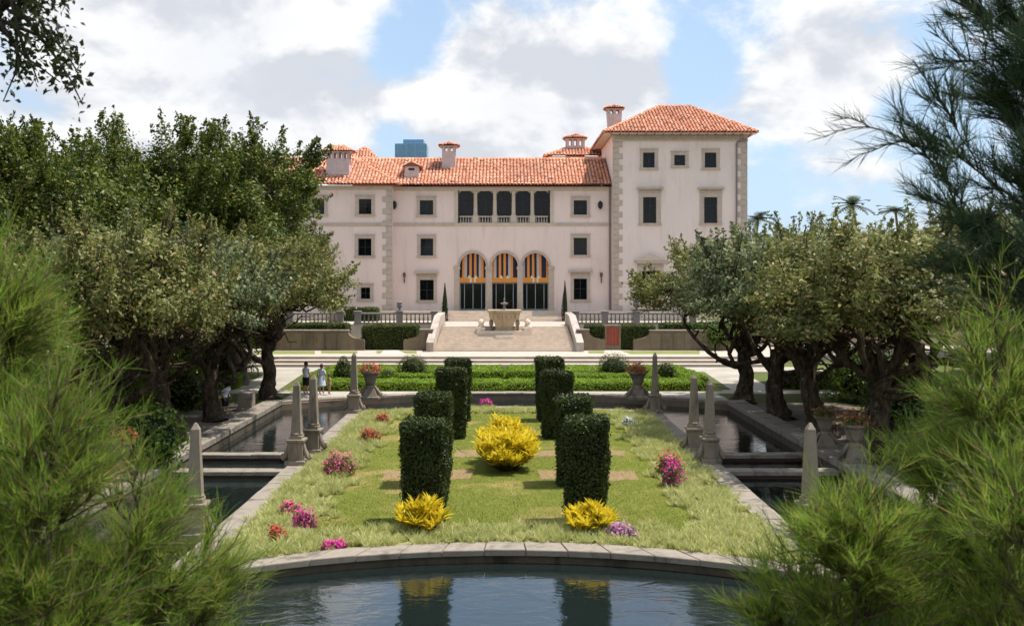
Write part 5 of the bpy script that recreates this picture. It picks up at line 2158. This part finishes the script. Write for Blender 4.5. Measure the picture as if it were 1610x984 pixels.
def palm(label, x, y, h, seed):
    rng = np.random.RandomState(seed)
    t = thing('palm_tree', label, 'palm', (x, y, 0), 0, 'palms beyond the trees')
    b = MB()
    b.tube(wig(rng, (0, 0, 0), (.6, 0, h), 7, .02), np.linspace(.22, .13, 7), 8)
    b.build('trunk', M['bark'], t)
    VV, QQ = [], []
    n0 = 0
    for k in range(16):
        az = 2 * math.pi * k / 16 + rng.uniform(-.2, .2)
        el = rng.uniform(-.2, 1.1)
        d = np.array([math.cos(az) * math.cos(el), math.sin(az) * math.cos(el), math.sin(el)])
        L = rng.uniform(2.0, 2.8)
        s = np.cross(d, (0, 0, 1))
        s /= np.linalg.norm(s)
        prev = np.array([.6, 0, h])
        for q in range(9):
            f = (q + 1) / 9
            p = np.array([.6, 0, h]) + d * L * f + np.array([0, 0, -1.1 * f * f])
            for sg in (-1, 1):
                w = .75 * math.sin(math.pi * min(.98, f * .9 + .08))
                a = prev
                tip = (prev + p) / 2 + s * sg * w + np.array([0, 0, -.25 * w]) + d * .3
                VV += [a, p, tip + d * .05, tip]
                QQ.append((n0, n0 + 1, n0 + 2, n0 + 3))
                n0 += 4
            prev = p
    obj('crown', mesh_np('crown', np.array(VV), [np.array(QQ)]), M['palm'], t)


build_trees()
palm('dark palm rising above the right treetops against the sky', ux(1332, 115), 115, zv(322, 115), 1)
palm('dark palm beside the right edge of the tower', ux(1184, 118), 118, zv(345, 118), 2)
palm('small dark palm right of the tower above the trees', ux(1400, 120), 120, zv(332, 120), 3)

# far tower block above the roof
t = thing('tower_block', 'distant blue glass tower block with haze in its colour above the roof ridge', 'building', (ux(646, 700), 700, 0))
b = MB()
b.box(-10.6, 10.6, 0, 20, 0, zv(226, 700))
b.build('wall', M['skyscraper'], t)
b = MB()
b.box(-5.5, 8.5, 2, 18, zv(226, 700), zv(219, 700))
b.build('roof_plant', M['skyscraper'], t)
for k in range(5):
    b = MB()
    x = -10.6 + 21.2 * k / 4
    b.box(x - .35, x + .35, -.5, 0, 0, zv(226.5, 700))
    b.build('fin', M['skyscraper'], t)


# ================================================================ near trees at the viewpoint
def casuarina(name, label, loc, branches, trunk, seed, mat, needle_len=(.10, .26), per=28, twigs=13, width=.0036, group=None, tw_len=.45, bark='bark'):
    """trunk: polyline + radii; branches: list of (start, end, r0). Feathery drooping twigs along every branch"""
    rng = np.random.RandomState(seed)
    t = thing(name, label, 'tree', loc, 0, group)
    mb = MB()
    mb.tube(trunk[0], trunk[1], 8)
    PP, DD = [], []
    for (a, c, r0) in branches:
        p = wig(rng, a, c, 8, .06, .04)
        mb.tube(p, np.linspace(r0, .004, 8), 5)
        ln = np.linalg.norm(np.array(c) - np.array(a))
        bd = unit(np.array(c) - np.array(a))
        for k in range(twigs + 1):
            f = 1.0 if k == twigs else rng.uniform(.25, 1.0)
            x = f * 7
            j = min(6, int(x))
            s = p[j] + (p[j + 1] - p[j]) * (x - j)
            d = unit(bd * .9 + rng.normal(size=3) * .42 + np.array([0, 0, .40])) if k < twigs else bd
            L = tw_len * rng.uniform(.6, 1.25)
            q = wig(rng, s, s + d * L, 5, .05)
            q[:, 2] -= np.linspace(0, 1, 5) ** 2 * L * .12
            mb.tube(q, np.linspace(.0065, .0026, 5), 4)
            ff = rng.uniform(.0, 1.0, per) * 3.999
            jj = ff.astype(int)
            P = q[jj] + (q[jj + 1] - q[jj]) * (ff - jj)[:, None]
            D = unit(d * .95 + rng.normal(size=(per, 3)) * .40 + np.array([0, 0, .25]))
            PP.append(P)
            DD.append(D)
    P, D = np.concatenate(PP), np.concatenate(DD)
    L = rng.uniform(needle_len[0], needle_len[1], len(P))
    V, Q, T = needle_tris(P, D, L, width * rng.uniform(.8, 1.3, len(P)), rng, .14)
    obj('trunk', mb.mesh('trunk'), M[bark], t, smooth=True)
    obj('needles', mesh_np('needles', V, [Q, T]), M[mat], t)
    return t


def bush_branches(rng, h, spread, n, lo=.12):
    out = []
    for i in range(n):
        f = lo + (1 - lo) * rng.uniform(0, 1) ** .8
        az = rng.uniform(0, 6.283)
        s = np.array([rng.normal() * .03, rng.normal() * .03, h * f * .88])
        ln = spread * (1.12 - .75 * f) * rng.uniform(.6, 1.1)
        e = s + np.array([math.cos(az) * ln, math.sin(az) * ln, ln * rng.uniform(.5, 1.3)])
        e[2] = min(e[2], h * 1.02)
        out.append((s, e, .016 * (1.2 - f * .7)))
    out.append((np.array([0, 0, h * .8]), np.array([.05, 0, h]), .012))
    return out


def build_near_trees():
    G = 'feathery pines on the mound'
    specs = [  # u, v of the top, distance, spread, branches, label
        (205, 745, 7.2, .58, 44, 'low feathery pine at bottom left with thin forked trunk'),
        (0, 385, 7.0, .38, 60, 'tall feathery pine at the left edge of the view'),
        (312, 860, 7.8, .28, 24, 'small feathery pine beside the pond at left'),
        (70, 640, 6.4, .44, 44, 'feathery pine in the bottom left corner'),
        (1345, 790, 7.2, .52, 42, 'low feathery pine at bottom right in front of the pond'),
        (1252, 890, 7.6, .28, 24, 'small feathery pine beside the pond at right'),
        (1560, 480, 7.6, .52, 66, 'tall feathery pine at right with brown trunk'),
        (1640, 720, 6.6, .60, 36, 'feathery pine in the bottom right corner'),
        (1470, 640, 8.4, .44, 38, 'feathery pine behind the low right one'),
    ]
    for i, (u, v, Y, sp, n, lb) in enumerate(specs):
        rng = np.random.RandomState(1100 + i)
        x = ux(u, Y)
        z0 = float(mound_z(np.array(x), np.array(Y))) - .05
        h = zv(v, Y) - z0
        tp = wig(rng, (0, 0, 0), (0, 0, h * .9), 8, .035)
        casuarina('feathery_pine', lb, (x, Y, z0), bush_branches(rng, h, sp, n), (tp, np.linspace(.055, .010, 8)), 1200 + i, 'needle', group=G)
    # tall pine to the right of the frame whose dark boughs reach in
    x0, y0 = 5.6, 8.6
    z0 = float(mound_z(np.array(x0), np.array(y0))) - .05
    rng = np.random.RandomState(77)
    br = []

    def bough(ua, va, uc, vc, Ya, Yc, r):
        uc += 55
        a = np.array([ux(ua, Ya) - x0, Ya - y0, zv(va, Ya) - z0])
        c = np.array([ux(uc, Yc) - x0, Yc - y0, zv(vc, Yc) - z0])
        br.append((a, c, r))
        return a, c
    main = [(1800, 560, 1440, 330, 8.6, 8.2, .028), (1790, 330, 1475, 55, 8.6, 8.3, .026), (1800, 430, 1400, 215, 8.6, 8.0, .022),
            (1800, 640, 1490, 430, 8.6, 8.6, .026), (1800, 180, 1440, 0, 8.6, 8.4, .022), (1800, 470, 1500, 300, 8.6, 9.0, .024),
            (1800, 100, 1520, -60, 8.6, 8.7, .022), (1800, 380, 1530, 150, 8.6, 9.0, .022), (1800, 600, 1540, 380, 8.6, 9.2, .024),
            (1800, 520, 1560, 240, 8.6, 8.8, .02), (1800, 260, 1560, 60, 8.6, 9.0, .02), (1800, 700, 1560, 460, 8.6, 8.2, .02)]
    for (ua, va, uc, vc, Ya, Yc, r) in main:
        a, c = bough(ua, va, uc, vc, Ya, Yc, r)
        for k in range(7):
            f = rng.uniform(.25, .95)
            s = a + (c - a) * f
            d = unit(unit(c - a) * .8 + rng.normal(size=3) * .42 + np.array([0, 0, .15]))
            br.append((s, s + d * rng.uniform(.3, .6), .008))
    br.append(bough(1500, 262, 1312, 200, 8.2, 7.8, .007))
    br.pop()
    for k in range(9):   # the rest of the tree, outside the frame
        f = rng.uniform(.35, 1)
        az = rng.uniform(-1.9, 1.9)
        s = np.array([0, 0, 8.6 * f])
        br.append((s, s + np.array([math.cos(az), math.sin(az), .7]) * rng.uniform(.6, 1.5) * (1.3 - f), .02))
    tp = wig(rng, (0, 0, 0), (0, 0, 9.2), 9, .015)
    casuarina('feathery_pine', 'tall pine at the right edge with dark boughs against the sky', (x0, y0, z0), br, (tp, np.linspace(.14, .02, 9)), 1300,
              'needle_backlit', (.12, .28), 36, 10, .0046, G, .42, 'bark_dark')
    # broadleaf tree to the left of the frame, its bough hangs into the top left corner
    rng = np.random.RandomState(33)
    x0, y0 = -7.6, 10.6
    z0 = float(mound_z(np.array(x0), np.array(y0))) - .05
    t = thing('overhanging_tree', 'dark leafy bough hanging into the top left corner', 'tree', (x0, y0, z0))
    mb = MB()
    mb.tube(wig(rng, (0, 0, 0), (.3, 0, 8.2), 8, .03), np.linspace(.30, .12, 8), 9)
    PP = []
    q0 = np.array([.25, 0, 6.6])

    def W(u, v, Y):
        return np.array([ux(u, Y) - x0, Y - y0, zv(v, Y) - z0])
    for (u, v, Y, n) in [(75, -30, 10.2, 0), (100, 70, 10.2, 120), (60, 20, 10.0, 130), (125, 120, 10.3, 110), (20, 40, 10.4, 130), (130, 165, 10.2, 90),
                         (30, 115, 10.3, 60), (60, 130, 10.1, 60), (5, 160, 10.3, 40), (95, 130, 10.4, 70), (40, -20, 10.4, 120), (110, 0, 10.2, 60), (-30, 60, 10.3, 120), (-60, 0, 10.5, 150)]:
        e = W(u, v, Y)
        p = wig(rng, q0 + (W(75, -60, 10.2) - q0) * rng.uniform(.75, 1), e, 7, .08, .10)
        mb.tube(p, np.linspace(.03, .006, 7), 5)
        for k in range(n):
            f = rng.uniform(.45, 1.0) * 5.99
            j = int(f)
            c = p[j] + (p[j + 1] - p[j]) * (f - j)
            PP.append(c + rng.normal(size=3) * np.array([.085, .12, .10]))
    mb.tube(wig(rng, q0, W(75, -60, 10.2), 8, .05, .12), np.linspace(.10, .035, 8), 7)
    P = np.array(PP)
    N = unit(rng.normal(size=P.shape) + np.array([0, -.5, .3]))
    s = .085 * rng.uniform(.6, 1.3, len(P))
    V, F = leaf_quads(P, N, s, s * .55, rng, (0, 0, -.6))
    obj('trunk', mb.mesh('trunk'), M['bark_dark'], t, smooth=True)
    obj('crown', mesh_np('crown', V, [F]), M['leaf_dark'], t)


build_near_trees()


# ================================================================ visitors
def person(label, loc, rz, h, top, legs, hair, pose, dress=False, sleeves=True):
    """one skinned body; pose: dict of joint overrides for a 1.75 m figure"""
    J = {'pelvis': (0, 0, .95), 'waist': (0, 0, 1.10), 'chest': (0, .01, 1.32), 'neck': (0, .0, 1.47), 'head0': (0, -.015, 1.56), 'head1': (0, -.03, 1.68),
         'shL': (-.19, 0, 1.41), 'elL': (-.26, .03, 1.14), 'wrL': (-.24, -.12, .93), 'shR': (.19, 0, 1.41), 'elR': (.26, .03, 1.14), 'wrR': (.24, -.12, .93),
         'hpL': (-.10, 0, .90), 'knL': (-.11, -.02, .50), 'anL': (-.11, .02, .09), 'toL': (-.12, -.16, .035),
         'hpR': (.10, 0, .90), 'knR': (.11, -.02, .50), 'anR': (.11, .02, .09), 'toR': (.12, -.16, .035)}
    J.update(pose)
    rad = {'pelvis': .145, 'waist': .135, 'chest': .155, 'neck': .06, 'head0': .085, 'head1': .095, 'sh': .062, 'el': .045, 'wr': .030,
           'hp': .092, 'kn': .058, 'an': .042, 'to': .036}
    names = list(J)
    E = [('pelvis', 'waist'), ('waist', 'chest'), ('chest', 'neck'), ('neck', 'head0'), ('head0', 'head1')]
    for s in 'LR':
        E += [('chest', 'sh' + s), ('sh' + s, 'el' + s), ('el' + s, 'wr' + s), ('pelvis', 'hp' + s), ('hp' + s, 'kn' + s), ('kn' + s, 'an' + s), ('an' + s, 'to' + s)]
    vs = [J[n] for n in names]
    rr = [rad.get(n, rad.get(n[:2], .05)) for n in names]
    idx = {n: i for i, n in enumerate(names)}
    es = [(idx[a], idx[b]) for a, b in E]
    for s in 'LR':     # palms and five fingers
        w, e = Vector(J['wr' + s]), Vector(J['el' + s])
        d = (w - e).normalized()
        sd = d.cross(Vector((0, 1, 0))).normalized()
        if s == 'L':
            sd = -sd
        palm_ = w + d * .07
        vs.append(tuple(palm_))
        rr.append(.030)
        pi_ = len(vs) - 1
        es.append((idx['wr' + s], pi_))
        fw = d.cross(sd).normalized()
        for k, (off, ln) in enumerate(((-.03, .06), (-.01, .075), (.01, .072), (.028, .055))):
            a = palm_ + d * .035 + fw * off
            c = a + d * ln * .6
            g = c + d * ln * .4 - sd * .02
            for pnt, r_, pr in ((a, .010, pi_), (c, .009, None), (g, .008, None)):
                vs.append(tuple(pnt))
                rr.append(r_)
                es.append((pr if pr is not None else len(vs) - 2, len(vs) - 1))
        a = palm_ + fw * -.035 - d * .03
        c = a + fw * -.02 + d * .04
        for pnt, pr in ((a, pi_), (c, None)):
            vs.append(tuple(pnt))
            rr.append(.010)
            es.append((pr if pr is not None else len(vs) - 2, len(vs) - 1))
    me = bpy.data.meshes.new('skeleton')
    me.from_pydata(vs, es, [])
    tmp = bpy.data.objects.new('skeleton', me)
    COL.objects.link(tmp)
    md = tmp.modifiers.new('s', 'SKIN')
    for i, sv in enumerate(me.skin_vertices[0].data):
        sv.radius = (rr[i], rr[i] * (.72 if names[i] in ('chest', 'waist', 'pelvis') else 1.0) if i < len(names) else rr[i])
        sv.use_root = i == 0
    sd_ = tmp.modifiers.new('d', 'SUBSURF')
    sd_.levels = sd_.render_levels = 2
    dg = bpy.context.evaluated_depsgraph_get()
    out = bpy.data.meshes.new_from_object(tmp.evaluated_get(dg))
    bpy.data.objects.remove(tmp)
    mats = [M['skin'], M[top], M[legs]]
    out.materials.clear()
    for m_ in mats:
        out.materials.append(m_)
    for p in out.polygons:
        c = p.center
        arm = abs(c.x) > .215 and c.z > .8
        i = 0
        if c.z < 1.47 and c.z > (.93 if not dress else .45) and not (arm and c.z < (1.24 if sleeves else 1.45)):
            i = 1
        elif .52 < c.z <= .93 and not arm and not dress:
            i = 2
        elif c.z < .08:
            i = 2
        p.material_index = i
        p.use_smooth = True
    t = thing('person', label, 'person', loc, rz, 'visitors in the garden')
    k = h / 1.77
    t.scale = (k, k, k)
    obj('body', out, None, t)
    # hair cap
    b = MB()
    hx, hy, hz = J['head1']
    b.lathe([(.098, hz - .10), (.108, hz - .02), (.104, hz + .05), (.075, hz + .10), (.02, hz + .125)], hx, hy + .025, 12)
    b.build('hair', M[hair], t, smooth=True)
    # nose, eyes
    f = MB()
    f.lathe([(.014, hz - .055), (.012, hz - .03), (.004, hz - .01)], hx, hy - .100, 6)
    f.build('nose', M['skin'], t)
    if dress:
        d = MB()
        d.lathe([(.26, .52), (.22, .75), (.18, .98), (.165, 1.1)], 0, 0, 16, cap=False)
        d.build('skirt', M[top], t, smooth=True)
    else:
        d = MB()
        for sx in (-1, 1):
            d.tube([(sx * .10, 0, .95), (sx * .11, -.01, .72), (sx * .115, -.01, .52)], [.115, .10, .095], 10)
        d.build('shorts', M[legs], t, smooth=True)
    return t


Yp = 56.0
person('man in white shirt and black shorts standing on the path left of the moat', (ux(481, 56), 56.0, .012), 2.6, 1.80, 'cloth_white', 'cloth_black', 'hair',
       {'elR': (.25, -.05, 1.15), 'wrR': (.06, -.22, 1.08), 'anL': (-.13, .05, .09), 'toL': (-.15, -.12, .035)})
person('woman in pale blue dress standing beside the man in white', (ux(505.5, 56.2), 56.2, .012), 2.9, 1.66, 'cloth_blue', 'cloth_blue', 'hair_red',
       {'elL': (-.27, .06, 1.15), 'wrL': (-.20, -.14, 1.0)}, dress=True)
person('child in tan clothes beside the woman in blue dress', (ux(517.5, 56), 56.0, .012), 2.2, 1.12, 'cloth_tan', 'cloth_tan', 'hair_red', {})
person('visitor in white shirt half hidden behind the left tree trunks', (ux(352, 47), 47.2, .012), 1.2, 1.70, 'cloth_white', 'cloth_black', 'hair',
       {'chest': (0, -.12, 1.28), 'neck': (0, -.2, 1.41), 'head0': (0, -.24, 1.49), 'head1': (0, -.28, 1.60), 'shL': (-.19, -.14, 1.36), 'shR': (.19, -.14, 1.36)})
